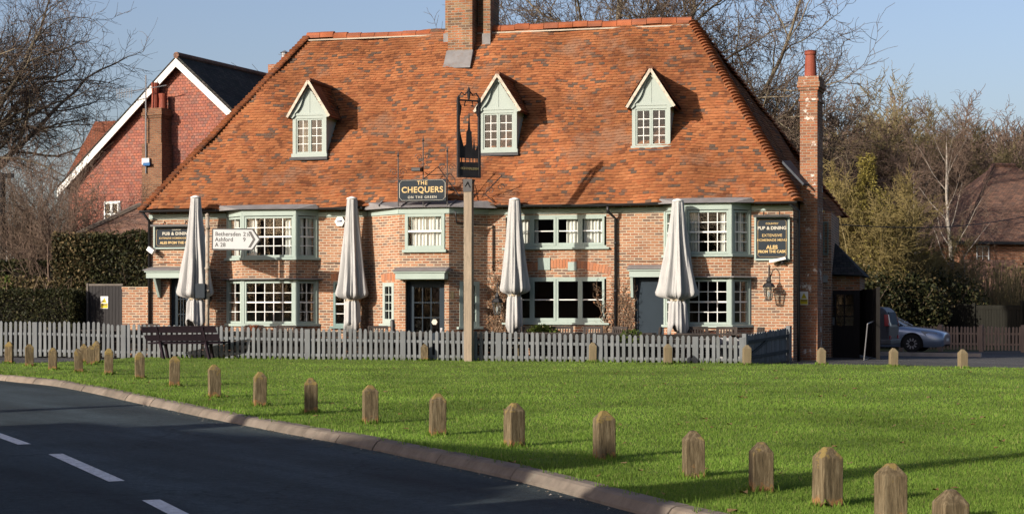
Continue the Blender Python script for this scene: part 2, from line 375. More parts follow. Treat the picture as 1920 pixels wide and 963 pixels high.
KP = [KP[0]+Vector((-15, 15)), KP[0]+Vector((-6.2, 8.2)), KP[0]+Vector((-2.6, 3.9))]+KP+[Vector((2.6, 10.6)), Vector((3.6, 7)), Vector((4.5, 2)), Vector((5.1, -4)), Vector((5.4, -14))]
KERB = smooth_curve(KP)
def offset(c, d):
    out = []
    for i, p in enumerate(c):
        t = (c[min(i+1, len(c)-1)]-c[max(i-1, 0)]).normalized(); out.append(p+Vector((-t.y, t.x))*d)
    return out
def asphalt(name, c, crack=True, light=1.25):
    c = mul(c, .66); m, nt, p = base_mat(name, .9, .2); v = coords(nt, False)
    col = ramp(nt, noise(nt, v, .35, 6, .6), [(.3, mul(c, .8)), (.7, mul(c, light))])
    st = coords(nt, False, (.9, .12, 1)); rt_ = nt.nodes.new('ShaderNodeMapping'); rt_.inputs['Rotation'].default_value = (0, 0, R(-35)); nt.links.new(coords(nt, False), rt_.inputs[0]); sc2 = nt.nodes.new('ShaderNodeVectorMath'); sc2.operation = 'MULTIPLY'; sc2.inputs[1].default_value = (1.1, .07, 1); nt.links.new(rt_.outputs[0], sc2.inputs[0]); st = sc2.outputs[0]
    col = mixc(nt, 1., col, ramp(nt, noise(nt, st, 1.2, 5), [(.35, (.74,)*3), (.65, (1.3,)*3)]), 'MULTIPLY')
    sp = noise(nt, v, 60, 5, .85)
    col = mixc(nt, 1., col, ramp(nt, sp, [(.3, (.5,)*3), (.52, (1.,)*3), (.7, (2.,)*3)]), 'MULTIPLY')
    if crack:
        vo = nt.nodes.new('ShaderNodeTexVoronoi'); vo.feature = 'DISTANCE_TO_EDGE'; vo.inputs['Scale'].default_value = .23; 
        w = nt.nodes.new('ShaderNodeVectorMath'); w.operation = 'ADD'; nt.links.new(v, w.inputs[0]); nz = nt.nodes.new('ShaderNodeTexNoise'); nz.inputs['Scale'].default_value = 1.5; nz.inputs['Detail'].default_value = 6
        nt.links.new(v, nz.inputs['Vector']); nt.links.new(nz.outputs['Color'], w.inputs[1]); nt.links.new(w.outputs[0], vo.inputs['Vector'])
        col = mixc(nt, ramp(nt, vo.outputs['Distance'], [(.0, (.55,)*3), (.006, (0, 0, 0))]), col, mul(c, .35))
    col = mixc(nt, 1., col, ramp(nt, noise(nt, v, 13, 4, .7), [(.35, (.78,)*3), (.65, (1.25,)*3)]), 'MULTIPLY')
    at_ = nt.nodes.new('ShaderNodeAttribute'); at_.attribute_name = 'edge'
    if crack:                                   # wheel polished tracks and a dirty channel along the kerb
        q = nt.nodes.new('ShaderNodeMath'); q.operation = 'MULTIPLY_ADD'; nt.links.new(noise(nt, v, 1.4, 4), q.inputs[0]); q.inputs[1].default_value = .35; nt.links.new(at_.outputs['Fac'], q.inputs[2])
        r8 = nt.nodes.new('ShaderNodeMath'); r8.operation = 'MULTIPLY'; nt.links.new(q.outputs[0], r8.inputs[0]); r8.inputs[1].default_value = .125
        col = mixc(nt, 1., col, ramp(nt, r8.outputs[0], [(0, (1.35, 1.2, 1.0)), (.045, (1.3, 1.2, 1.05)), (.07, (.85,)*3), (.15, (.88,)*3), (.21, (1.22,)*3), (.28, (.9,)*3), (.36, (.9,)*3), (.42, (1.2,)*3), (.5, (.85,)*3), (.62, (.95,)*3)]), 'MULTIPLY')
    nt.links.new(col, p.inputs['Base Color']); bump(nt, p, sp, 1., .03); return m
ROAD = asphalt('worn road asphalt', (.038, .055, .064), True, 1.5); PARK = asphalt('car park asphalt', (.09, .088, .086), False)
LAWN = plain('lawn turf', (.16, .245, .04), .95, .3, .6, dirt=(.16, .18, .05), bmp=.5, bs=70)
EARTH = plain('rough winter grass and earth', (.06, .07, .025), .95, .35, .4, dirt=(.08, .065, .04), bmp=.5, bs=20)
PAVE = brick('buff paving slab', [(.17, .15, .13), (.15, .135, .12), (.19, .165, .14)], (.1, .09, .08), bw=.6, rh=.45, ms=.012)

# base ground
xs = np.concatenate([[-900, -400, -150], np.arange(-60, 61, 2.), [150, 400, 900]]); ys = np.concatenate([[-600, -200, -60], np.arange(-30, 131, 2.), [250, 600, 1500]])
gv = np.array([(x, y, zt(x, y)-.09) for y in ys for x in xs]); nx = len(xs)
gf = np.array([(j*nx+i, j*nx+i+1, (j+1)*nx+i+1, (j+1)*nx+i) for j in range(len(ys)-1) for i in range(nx-1)])
tag(np_mesh('ground', gv, gf, EARTH, smooth=True), 'rough grass and earth ground around the village green', 'ground', kind='structure')
# road
RD = sheet('road', [tuple(p) for p in KERB]+[tuple(p) for p in offset(KERB, -8.2)[::-1][::4]], -.035, ROAD, .5)
kk = np.array([tuple(p) for p in KERB]); rv = np.array([v.co[:2] for v in RD.data.vertices])
att = RD.data.attributes.new('edge', 'FLOAT', 'POINT'); att.data.foreach_set('value', np.concatenate([np.sqrt(((rv[i:i+500, None]-kk[None])**2).sum(-1)).min(1) for i in range(0, len(rv), 500)]).astype(np.float32))
def kerb_mat():
    m = CONC.copy(); m.name = 'kerb stones'; nt = m.node_tree; p = nt.nodes['Principled BSDF']; g = nt.nodes.new('ShaderNodeNewGeometry')
    src = p.inputs['Base Color'].links[0].from_socket
    nt.links.new(mixc(nt, 1., src, ramp(nt, g.outputs['Random Per Island'], [(0, (.78, .78, .76)), (.5, (1, 1, 1)), (1, (1.16, 1.12, 1.08))]), 'MULTIPLY'), p.inputs['Base Color']); return m
KERBM = kerb_mat()
# kerb: a battered concrete kerb laid in lengths
kb = MB(); acc = 0; prof = ((-.03, -.10), (-.012, -.01), (.045, .06), (.085, .078), (.21, .08), (.215, -.1)); cur = None; prev = None
kl = resample([tuple(p) for p in KERB], .305); NSTEP = 3
for i in range(0, len(kl)-NSTEP-1, NSTEP):                        # one stone is three short steps long
    dx, dz, tw = random.gauss(0, .006), random.gauss(0, .004), random.gauss(0, .006); rings = []
    for k in range(NSTEP+1):
        c = kl[i+k]; t = (kl[min(i+k+1, len(kl)-1)]-kl[max(i+k-1, 0)]).normalized(); n_ = Vector((-t.y, t.x))
        if k == 0: c = c+t*.006
        if k == NSTEP: c = c-t*.006
        rings.append([kb.P((*(c+n_*(d+dx+tw*(k-1.5)*.4)), zt(c.x, c.y)+h+dz+random.gauss(0, .0015))) for d, h in prof])
    for A, B in zip(rings, rings[1:]):
        for k in range(5): kb.fa([A[k], B[k], B[k+1], A[k+1]])
    kb.fa(rings[0]); kb.fa(rings[-1][::-1])
tag(kb.build('kerb', KERBM), 'pale concrete kerb between the road and the lawn', 'kerb', kind='structure')
# gutter grit and leaf crumbs against the kerb
gl = offset(KERB, -.09); pts = []
for i in range(60, len(gl)-1):
    for _ in range(14):
        q = gl[i].lerp(gl[i+1], random.random()); d = Vector((random.gauss(-.02, .07), random.gauss(0, .07))); q = q+d; pts.append((q.x, q.y, zt(q.x, q.y)-.03))
pts = np.array(pts); n = len(pts); s = RNG.uniform(.006, .018, (n, 1)); a = RNG.uniform(0, 6.28, n)
off3 = np.stack([np.stack([np.cos(a+k*2.1), np.sin(a+k*2.1), np.full(n, .35*k)], 1)*s for k in range(3)], 1)
tag(np_mesh('gutter_grit', (pts[:, None]+off3).reshape(-1, 3), np.arange(n*3).reshape(-1, 3), island('grit and leaf crumbs', [(0, (.2, .15, .1)), (.6, (.3, .26, .2)), (1, (.5, .46, .4))])),
    'grit and leaf crumbs lying in the gutter', 'grit', kind='stuff')

# centre line dashes
dm = plain('worn white road paint', (.85, .86, .85), .8, .2, 9., dirt=(.3, .3, .3), bmp=.6, bs=60)
for k, (A, B, w, lab) in enumerate((((-60, 794), (46, 832), .11, 'white dash at the left picture edge, farthest of the road centre line'), ((104, 850), (219, 901), .11, 'complete white dash in the middle of the road centre line'), ((283, 936), (420, 1003), .11, 'white dash cut by the bottom of the picture, nearest of the centre line'))):
    a, b = G(*A, -.03), G(*B, -.03); t = (b-a).normalized(); nrm = Vector((-t.y, t.x, 0))*w*.5/.7
    m = MB(); m.M = T(a); N = 8
    for i in range(N):
        p, q = a.lerp(b, i/N), a.lerp(b, (i+1)/N)
        f = lambda P: Vector((P.x-a.x, P.y-a.y, zt(P.x, P.y)-.03-a.z))
        m.poly([f(p-nrm), f(q-nrm), f(q+nrm), f(p+nrm)])
    m.M = Matrix.Identity(4); 
    o = m.build('road_marking', dm); tag(o, lab, 'road marking', 'centre line dashes', 'structure')
    if o.data.polygons[0].normal.z < 0: o.data.flip_normals()

# lawn
fence_foot = lambda u: L2W(u, -2.9).xy
KIN = offset(KERB, .205)
i0 = min(range(len(KIN)), key=lambda i: (KIN[i]-G(-25, 698).xy).length)
far = [G(-25, 686), G(60, 684), G(150, 680.5), G(215, 676.5), G(262, 672.5)]
lawn_poly = [tuple(p) for p in KIN[i0:]]+[(40, -14), (40, 36)]+[tuple(G(px, py).xy) for px, py in ((1985, 694), (1800, 691), (1660, 688), (1560, 686.5), (1480, 686))]+[tuple(fence_foot(u)) for u in (17.6, 14, 10, 6, 2.4)]+[tuple(p.xy) for p in far[::-1]]
sheet('lawn', lawn_poly, .05, LAWN, 1.)
sheet('side_path', [tuple(G(px, py).xy) for px, py in ((-140, 702), (-25, 697), (-25, 686), (60, 684), (150, 680.5), (215, 676.5), (262, 672.5))]+[tuple(fence_foot(u)) for u in (1.6, -1, -5)], .0, PARK, 1.)
sheet('terrace_paving', [tuple(L2W(u, v).xy) for u, v in ((-6, -2.95), (18.2, -2.95), (18.7, .3), (-6, .3))], .02, PAVE, 1.2)
sheet('car_park', [tuple(G(px, py).xy) for px, py in ((1480, 686), (1560, 686.5), (1660, 688), (1800, 691), (1985, 694))]+[(40, 36), (40, 64), (21, 64.5), (8.4, 60)]+[tuple(L2W(19.3, 8).xy), tuple(L2W(18.2, -2.9).xy)], .0, PARK, 1.2)

# grass blades
def grass(n, poly, zoff):
    Y = 11.2/(1-RNG.uniform(0, 1-11.2/48, n)); X = np.where(RNG.uniform(0, 1, n) < .8, RNG.uniform(-.36, .36, n), RNG.uniform(.36, .75, n))*Y
    P = np.stack([X, Y], 1); P = P[in_poly(P, poly)]; n = len(P)
    z = .24*np.clip((P[:, 1]-14)/31, 0, 1)+.05*np.clip((-P[:, 0]-6)/8, 0, 1)*np.clip((P[:, 1]-35)/8, 0, 1)+zoff
    lod = np.clip(P[:, 1]/15, 1, 1.9)
    clump = .6+.5*np.sin(P[:, 0]*3.1+np.sin(P[:, 1]*2.3)*2)*np.sin(P[:, 1]*2.7+np.sin(P[:, 0]*1.9)*2)
    h = RNG.uniform(.014, .036, n)*(.75+.5*clump)*(.8+.2*lod); w = RNG.uniform(.0032, .0055, n)*lod
    a = RNG.uniform(0, 6.283, n); ln = RNG.uniform(.0, .8, n)*h; la = RNG.uniform(0, 6.283, n)
    B = np.stack([P[:, 0], P[:, 1], z-.01], 1); dx = np.stack([np.cos(a)*w, np.sin(a)*w, 0*a], 1)
    tip = B+np.stack([np.cos(la)*ln, np.sin(la)*ln, h+.01], 1)
    return np.stack([B-dx, B+dx, tip], 1).reshape(-1, 3), np.arange(n*3).reshape(-1, 3)
GR = island('grass blades', [(0, (.165, .275, .036)), (.5, (.235, .40, .055)), (.88, (.29, .42, .075)), (.96, (.34, .39, .11)), (1, (.44, .38, .16))], .7, patch=(.58, 1.3), pscale=.33, trans=.45, spec=.12)
gvv, gff = grass(930000, lawn_poly, .05)
tag(np_mesh('grass', gvv, gff, GR), 'short green grass blades covering the lawn', 'grass', kind='stuff')
# longer tufts along the kerb, around the posts and at the fence foot are added with them
def tufts(name, pts, n_each, r, h0, h1, label, mat):
    n = len(pts)*n_each; c = np.repeat(np.array([tuple(p) for p in pts]), n_each, 0)
    a = RNG.uniform(0, 6.283, n); rr = r*np.sqrt(RNG.uniform(0, 1, n)); c = c+np.stack([np.cos(a)*rr, np.sin(a)*rr, 0*a], 1)
    h = RNG.uniform(h0, h1, n); w = .006+.0002*c[:, 1]; b = RNG.uniform(0, 6.283, n); l = RNG.uniform(0, .6, n)*h; dx = np.stack([np.cos(b)*w, np.sin(b)*w, 0*b], 1)
    d = RNG.uniform(0, 6.283, n)
    return tag(np_mesh(name, np.stack([c-dx, c+dx, c+np.stack([np.cos(d)*l, np.sin(d)*l, h], 1)], 1).reshape(-1, 3), np.arange(n*3).reshape(-1, 3), mat), label, 'grass', kind='stuff')
edge = [(p.x, p.y, zt(p.x, p.y)+.05) for p in offset(KERB, .27)[i0:] if p.y > 10]
tufts('verge_grass', edge, 70, .2, .03, .085, 'longer grass growing along the kerb edge', GR)
fe = [tuple((*L2W(u, -2.86+.1*math.sin(u*7)).xy, 0)) for u in np.arange(2.4, 17.6, .12)]
fe = [(x, y, zt(x, y)+.05) for x, y, _ in fe]
tufts('fence_foot_grass', fe, 16, .22, .03, .12, 'longer grass growing at the foot of the picket fence', GR)
# fallen leaves
n = 170; pts = []
while len(pts) < n:
    Y = random.uniform(12, 40); X = random.uniform(-.3, .3)*Y
    if in_poly(np.array([[X, Y]]), lawn_poly)[0]: pts.append((X, Y, zt(X, Y)+.085))
pts = np.array(pts); a = RNG.uniform(0, 6.28, n); s = RNG.uniform(.025, .05, (n, 1)); V = np.stack([pts+np.stack([np.cos(a+k), np.sin(a+k), .35*np.sin(k*2+a)], 1)*s for k in (0, 1.2, 3.1, 4.4)], 1).reshape(-1, 3)
tag(np_mesh('fallen_leaves', V, np.arange(n*4).reshape(-1, 4), island('dry leaf', [(0, (.3, .17, .06)), (1, (.45, .3, .14))])), 'scattered dry brown leaves on the lawn', 'leaves', kind='stuff')
# ================================================================== the pub
PUB = thing('public_house', 'old brick pub with sage windows and a tall orange tiled roof', 'pub', (OX, OY, ZB), -TH)
ZE, VE, VR, ZR = 4.30, -.35, 4.2, 9.93                     # eave height, eave line, ridge line, ridge height
SL_ = (ZR-ZE)/(VR-VE)
def zroof(v): return ZE+SL_*(v-VE)
def wall_frame(p0, p1):                                    # local x along the wall, y inwards, z up
    p0, p1 = Vector((p0[0], p0[1], 0)), Vector((p1[0], p1[1], 0)); t = (p1-p0).normalized(); i = Vector((-t.y, t.x, 0))
    M = Matrix.Identity(4)
    for r in range(3): M[r][0], M[r][1], M[r][2], M[r][3] = t[r], i[r], (0, 0, 1)[r], p0[r]
    return M, (p1-p0).length
def wall(mb, p0, p1, z0, z1, holes=(), rev=.12, z0r=None):
    M, L = wall_frame(p0, p1); mb.M = M
    us = sorted({0, L, *[h[0] for h in holes], *[h[1] for h in holes]}); zs = sorted({z0, z1, *[h[2] for h in holes], *[h[3] for h in holes]})
    for a, b in zip(us, us[1:]):
        for c, d in zip(zs, zs[1:]):
            x, z = (a+b)/2, (c+d)/2
            if any(h[0] < x < h[1] and h[2] < z < h[3] for h in holes): continue
            mb.poly([(a, 0, c), (b, 0, c), (b, 0, d), (a, 0, d)])
    for a, b, c, d in holes:
        mb.poly([(a, 0, c), (a, rev, c), (a, rev, d), (a, 0, d)]); mb.poly([(b, rev, c), (b, 0, c), (b, 0, d), (b, rev, d)])
        mb.poly([(a, 0, d), (a, rev, d), (b, rev, d), (b, 0, d)]); mb.poly([(a, rev, c), (a, 0, c), (b, 0, c), (b, rev, c)])
    mb.M = Matrix.Identity(4)
FW = [(.64, 1.28, -.2, 2.36), (2.66, 5.03, .95, 2.2), (2.66, 5.03, 2.9, 4.08), (5.70, 6.36, .94, 2.21), (6.86, 10.12, -.2, 4.1),
      (10.77, 13.61, 1.06, 2.31), (10.77, 13.61, 3.13, 4.02), (14.40, 15.38, -.2, 2.33), (15.42, 17.38, 1.05, 2.3), (15.42, 17.38, 2.86, 4.08)]
w = MB()
wall(w, (0, 0), (18.67, 0), -.35, 4.30, FW)
BRX = (19.3, 8.6)
wall(w, (18.67, 0), BRX, -.45, 4.30); wall(w, (0, 8.5), (0, 0), -.35, 4.30); wall(w, BRX, (0, 8.5), -.35, 4.30)
w.build('brick_wall', BRICK, PUB)
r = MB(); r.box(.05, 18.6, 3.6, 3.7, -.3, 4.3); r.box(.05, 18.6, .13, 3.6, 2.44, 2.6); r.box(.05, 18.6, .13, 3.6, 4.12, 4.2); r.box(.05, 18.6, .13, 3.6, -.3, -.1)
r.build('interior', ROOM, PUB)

# ---- windows
def win(fr, gl, cu, a0, a1, z0, z1, cols, rows, y0=.0, dep=.07, fw=.05, bar=.02, curt=(), meet=None, bars=None):
    B = bars or fr
    fr.box(a0, a0+fw, y0, y0+dep, z0, z1); fr.box(a1-fw, a1, y0, y0+dep, z0, z1)
    fr.box(a0+fw, a1-fw, y0+.001, y0+dep-.001, z0, z0+fw*1.2); fr.box(a0+fw, a1-fw, y0+.001, y0+dep-.001, z1-fw, z1)
    xa, xb, za, zb = a0+fw, a1-fw, z0+fw*1.2, z1-fw
    for k in range(1, cols):
        x = xa+(xb-xa)*k/cols; B.box(x-bar/2, x+bar/2, y0+.022, y0+.05, za, zb)
    for k in range(1, rows):
        z = za+(zb-za)*k/rows; bb = bar*1.9 if meet == k else bar; B.box(xa, xb, y0+.019 if meet != k else y0+.012, y0+.047, z-bb/2, z+bb/2)
    gl.poly([(xa, y0+.036, za), (xb, y0+.036, za), (xb, y0+.036, zb), (xa, y0+.036, zb)])
    for f0, f1 in curt:
        cu.brk.append((len(cu.v), len(cu.f)))
        n = max(10, int((f1-f0)*(xb-xa)*42)); prev = None
        for k in range(n+1):
            t = f0+(f1-f0)*k/n; x = xa+(xb-xa)*t; y = y0+.15+.028*math.sin(k*1.5+a0*9)+.016*math.sin(k*.63+a0)
            if prev: cu.poly([(prev[0], prev[1], za-.03), (x, y, za-.03), (x, y, zb), (prev[0], prev[1], zb)])
            prev = (x, y)
def curtains(cu, mat, par):                                # every hanging its own part
    for (v0, f0), (v1, f1) in zip(cu.brk, cu.brk[1:]+[(len(cu.v), len(cu.f))]):
        b = MB(); b.v = cu.v[v0:v1]; b.f = [[i-v0 for i in f] for f in cu.f[f0:f1]]; b.mi = [0]*len(b.f); b.build('curtain', mat, par, smooth=True)
class WinSet:
    def __init__(s, name, label=None, frame=SAGE, cm=CURT, bm=WHITE):
        s.fr, s.gl, s.cu, s.si, s.ba = MB(), MB(), MB(), MB(), MB(); s.name, s.label, s.frame, s.cm, s.bm = name, label, frame, cm, bm
    def M(s, M):
        for b in (s.fr, s.gl, s.cu, s.si, s.ba): b.M = M
    def done(s, parent=PUB):
        o = s.fr.build(s.name, s.frame, parent, bevel=.004, label=s.label)
        if s.ba.v: s.ba.build('glazing_bar', s.bm, o)
        s.gl.build('pane', GLASS, o)
        curtains(s.cu, s.cm, o)
        if s.si.v: s.si.build('sill', s.frame, o, bevel=.006)
        return o
# wide four-light casements right of the middle
for z0, z1, cur, lab in ((3.13, 4.02, True, 'upper four-light window with white curtains'), (1.06, 2.31, False, 'lower four-light window with dark panes')):
    s = WinSet('window', lab)
    s.fr.box(10.77, 13.61, .0, .09, z1-.05, z1); s.fr.box(10.77, 13.61, .0, .09, z0, z0+.05)
    xs_ = [10.82, 11.52, 12.2, 12.88, 13.56]
    for k in range(4):
        a, b = xs_[k], xs_[k+1]
        c = {0: [(.1, 1)], 1: [(0, .16)], 2: [(.36, 1)], 3: [(0, 1)]}[k] if cur else ()
        win(s.fr, s.gl, s.cu, a+.001, b-.001, z0+.05, z1-.05, 1, 2, y0=-.012 if k % 2 else .004, dep=.08, fw=.065, bar=.028, curt=c, bars=s.ba)
    s.si.box(10.68, 13.70, -.09, .02, z0-.055, z0-.002)
    s.done()
# small narrow window left of the porch bay
s = WinSet('window', 'small sash window with a dark sage frame', SAGE_D)
win(s.fr, s.gl, s.cu, 5.70, 6.36, .94, 2.21, 2, 4, dep=.08, fw=.07, meet=2, bars=s.ba); s.si.box(5.62, 6.44, -.1, .02, .88, .938); s.done()

# ---- canted bays at both ends
def bay(pts, ups, name_l):
    faces = list(zip(pts, pts[1:]))
    bw_ = MB()
    for p, q in faces: wall(bw_, p, q, 2.27, 2.86)
    bw_.poly([(p[0], p[1], 2.861) for p in pts]); bw_.poly([(p[0], p[1], 2.265) for p in pts][::-1]); bw_.build('bay_apron', BRICK, PUB); bw_ = MB()
    for p, q in faces: wall(bw_, p, q, -.3, 1.0)
    bw_.poly([(pts[0][0], 0, .999), *[(p[0], p[1], .999) for p in pts[1:3]], (pts[3][0], 0, .999)])
    bw_.build('bay_wall', BRICK, PUB)
    for z0, z1, cur in ((2.90, 4.06, True), (1.02, 2.22, False)):
        s = WinSet('bay_window', ('upper ' if cur else 'lower ')+name_l)
        for k, (p, q) in enumerate(faces):
            M, L = wall_frame(p, q); s.M(M)
            e = .075
            s.fr.box(.0, e, -.014, .085, z0-.005, z1+.02); s.fr.box(L-e, L, -.014, .085, z0-.005, z1+.02)
            cols = ups if k == 1 else 2
            c = ((0, .2), (.82, 1)) if k == 1 else ((0, .45), (.6, 1))
            if not cur: c = () if k != 0 else ((.5, 1),)
            win(s.fr, s.gl, s.cu, e+.001, L-e-.001, z0, z1, cols, 4, dep=.08, fw=.055, bar=.022, curt=c, meet=2, bars=s.ba)
            s.si.box(-.03, L+.03, -.07, .05, z0-.075, z0-.006); s.fr.box(0, L, -.012, .08, z1+.021, z1+.2 if cur else z1+.05)
        if not cur: s.cm = CURT_R
        s.M(Matrix.Identity(4)); o = s.done()
        ld_ = MB(); up = 4.27 if cur else 2.275
        out = [(pts[0][0]-.16, -.02 if not cur else -.3), (pts[1][0]-.08, pts[1][1]-.14), (pts[2][0]+.08, pts[2][1]-.14), (pts[3][0]+.16, -.02 if not cur else -.3)]
        if cur:
            b = [(x, y, 4.262+.01*math.sin(x*5)) for x, y in out]; t = [(out[0][0]+.1, -.36, 4.40), (out[1][0], -.36, 4.41), (out[2][0], -.36, 4.41), (out[3][0]-.1, -.36, 4.40)]
        else:
            b = [(x, y, 2.275) for x, y in out]; t = [(x*.98+.02*(pts[1][0]+pts[2][0])/2, y+.03, 2.305) for x, y in out]
        ld_.hexa(b, t); ld_.build('lead_roof', LEAD, o)
BAY1 = [(2.44, 0), (3.17, -.6), (4.80, -.6), (5.25, 0)]; BAY2 = [(15.2, 0), (15.85, -.6), (17.1, -.6), (17.55, 0)]
bay(BAY1, 5, 'bay window at the left end'); bay(BAY2, 4, 'bay window at the right end')

# ---- brick porch bay in the middle
CB = [(6.73, 0), (8.0, -1.0), (9.42, -1.0), (10.25, 0)]
w = MB(); M1, L1 = wall_frame(CB[0], CB[1]); M2, L2 = wall_frame(CB[1], CB[2]); M3, L3 = wall_frame(CB[2], CB[3])
wall(w, CB[0], CB[1], -.35, 4.2, [(.78, 1.34, 1.03, 2.17)]); wall(w, CB[1], CB[2], -.35, 4.2, [(.17, 1.29, -.3, 2.22), (.16, 1.30, 3.07, 4.06)]); wall(w, CB[2], CB[3], -.35, 4.2, [(.35, 1.02, .95, 2.2)])
w.build('porch_wall', BRICK, PUB)
s = WinSet('window', 'tall narrow sash window left of the front door', PALE); s.M(M1)
win(s.fr, s.gl, s.cu, .78, 1.34, 1.03, 2.17, 2, 4, y0=-.01, dep=.08, fw=.11, bar=.028, bars=s.fr); s.si.box(.70, 1.42, -.08, .02, .96, 1.028); s.M(Matrix.Identity(4)); s.done()
s = WinSet('window', 'sash window with net curtains above the front door'); s.M(M2)
win(s.fr, s.gl, s.cu, .16, 1.30, 3.07, 4.06, 1, 2, y0=-.03, dep=.10, fw=.09, bar=.03, curt=((.05, .98),), meet=1, bars=s.ba); s.fr.box(.34, .355, .0, .04, 3.6, 3.97); s.fr.box(.68, .695, .0, .04, 3.6, 3.97); s.fr.box(1.02, 1.035, .0, .04, 3.6, 3.97)
s.si.box(.10, 1.36, -.1, -.005, 2.99, 3.068); s.M(Matrix.Identity(4)); s.done()
s = WinSet('window', 'shaded sash window right of the front door', SAGE); s.M(M3)
win(s.fr, s.gl, s.cu, .35, 1.02, .95, 2.2, 2, 4, y0=-.01, dep=.08, fw=.12, bar=.026, bars=s.fr); s.si.box(.26, 1.1, -.09, .02, .88, .948); s.M(Matrix.Identity(4)); s.done()
ld_ = MB(); o_ = [(6.7, -.3), (7.93, -1.15), (9.5, -1.15), (10.6, -.3)]
ld_.hexa([(x, y, 4.22) for x, y in o_], [(6.9, -.36, 4.42), (8.0, -.36, 4.44), (9.5, -.36, 4.44), (10.35, -.36, 4.42)])
for x in (7.3, 8.05, 8.75, 9.45): ld_.beam((x, -1.1 if 7.9 < x < 9.5 else -.75, 4.25 if 7.9 < x < 9.5 else 4.31), (x, -.4, 4.45), .035)
ld_.build('lead_roof', LEAD, PUB)
fb = MB(); o2 = [(6.76, -.03), (7.985, -1.03), (9.435, -1.03), (10.28, -.03)]
for p, q in zip(o2, o2[1:]): fb.beam((*p, 4.13), (*q, 4.13), .03, .15)
fb.build('fascia', SAGE, PUB)
for a, b in ((.0, 2.44), (5.25, 6.73), (10.28, 15.2), (17.57, 18.66)): fb = MB(); fb.box(a, b, -.035, -.002, 4.06, 4.20); fb.build('fascia', SAGE, PUB)

# ---- doors
def door(a0, a1, z0, z1, M, y, glass, label, deep=.1):
    d = MB(M); d.box(a0, a0+.07, y-.03, y+.05, z0, z1); d.box(a1-.07, a1, y-.03, y+.05, z0, z1); d.box(a0+.07, a1-.07, y-.03, y+.05, z1-.07, z1)
    A, B, Z = a0+.072, a1-.072, z1-.072
    if glass:
        zg = z0+(Z-z0)*.42
        d.box(A, A+.12, y, y+.04, z0, Z); d.box(B-.12, B, y, y+.04, z0, Z); d.box(A+.12, B-.12, y+.001, y+.039, z0, zg); d.box(A+.12, B-.12, y+.001, y+.039, Z-.12, Z)
        for k in (1, 2):
            x = A+.12+(B-A-.24)*k/3; d.box(x-.012, x+.012, y+.004, y+.036, zg, Z-.12); q = zg+(Z-.12-zg)*k/3; d.box(A+.12, B-.12, y+.007, y+.033, q-.012, q+.012)
        o = d.build('door', NAVY, PUB, label=label)
        g = MB(M); g.poly([(A+.12, y+.02, zg), (B-.12, y+.02, zg), (B-.12, y+.02, Z-.12), (A+.12, y+.02, Z-.12)]); g.build('pane', GLASS, o)
    else:
        d.box(A, B, y, y+.04, z0, Z)
        for q in (z0+.12, z0+.9): d.box(A+.1, B-.1, y-.012, y-.001, q, q+.62 if q < .8 else Z-.14)
        o = d.build('door', NAVY, PUB, label=label)
    h = MB(M); h.lathe([(.02, 0), (.024, .02), (.012, .05)], 8, (0, 0, 0)); hm = MB(M)
    hm.box(B-.09, B-.05, y-.05, y-.0005, z0+1.02, z0+1.06); hm.box(B-.10, B-.04, y-.008, y-.0005, z0+.96, z0+1.12); hm.build('door_handle', STEEL, o)
    return o
ID = Matrix.Identity(4)
dm_ = door(.17, 1.29, -.2, 2.22, M2, .18, True, 'dark blue front door with nine panes')
st_ = MB(M2); st_.prism([(.96+.085*math.cos(k*math.pi/3), 1.08+.085*math.sin(k*math.pi/3)) for k in range(6)], .15, .168); st_.build('sticker', plain('cream sticker', (.7, .66, .55)), dm_)
door(.64, 1.28, -.2, 2.36, ID, .16, True, 'left dark blue side door')
door(14.40, 15.38, -.2, 2.33, ID, .10, False, 'right dark blue side door')
def canopy(M, a0, a1, z, proj, brackets, label):
    c = MB(M); c.box(a0, a1, -proj, -.004, z-.17, z); c.box(a0-.04, a1+.04, -proj-.04, -.003, z+.001, z+.05)
    o = c.build('door_canopy', SAGE, PUB, bevel=.005, label=label)
    l = MB(M); l.hexa([(a0-.09, -proj-.08, z+.052), (a1+.09, -proj-.08, z+.052), (a1+.09, -.002, z+.052), (a0-.09, -.002, z+.052)], [(a0-.06, -proj-.06, z+.075), (a1+.06, -proj-.06, z+.075), (a1+.04, -.002, z+.17), (a0-.04, -.002, z+.17)]); l.build('lead_roof', LEAD, o)
    b = MB(M)
    for x in brackets: b.prism([(0, 0), (0, 0)], 0, 0) if False else b.hexa([(x, -.001, z-.75), (x+.07, -.001, z-.75), (x+.07, -.07, z-.72), (x, -.07, z-.72)], [(x, -.001, z-.172), (x+.07, -.001, z-.172), (x+.07, -proj+.03, z-.172), (x, -proj+.03, z-.172)])
    if b.v: b.build('bracket', SAGE, o)
canopy(M2, .0, 1.40, 2.42, .38, (), 'lead covered canopy over the front door')
canopy(ID, .1, 1.75, 2.50, .42, (.30, 1.5), 'bracketed canopy over the left side door')
canopy(ID, 14.28, 15.19, 2.47, .2, (14.30,), 'shallow canopy over the right side door')

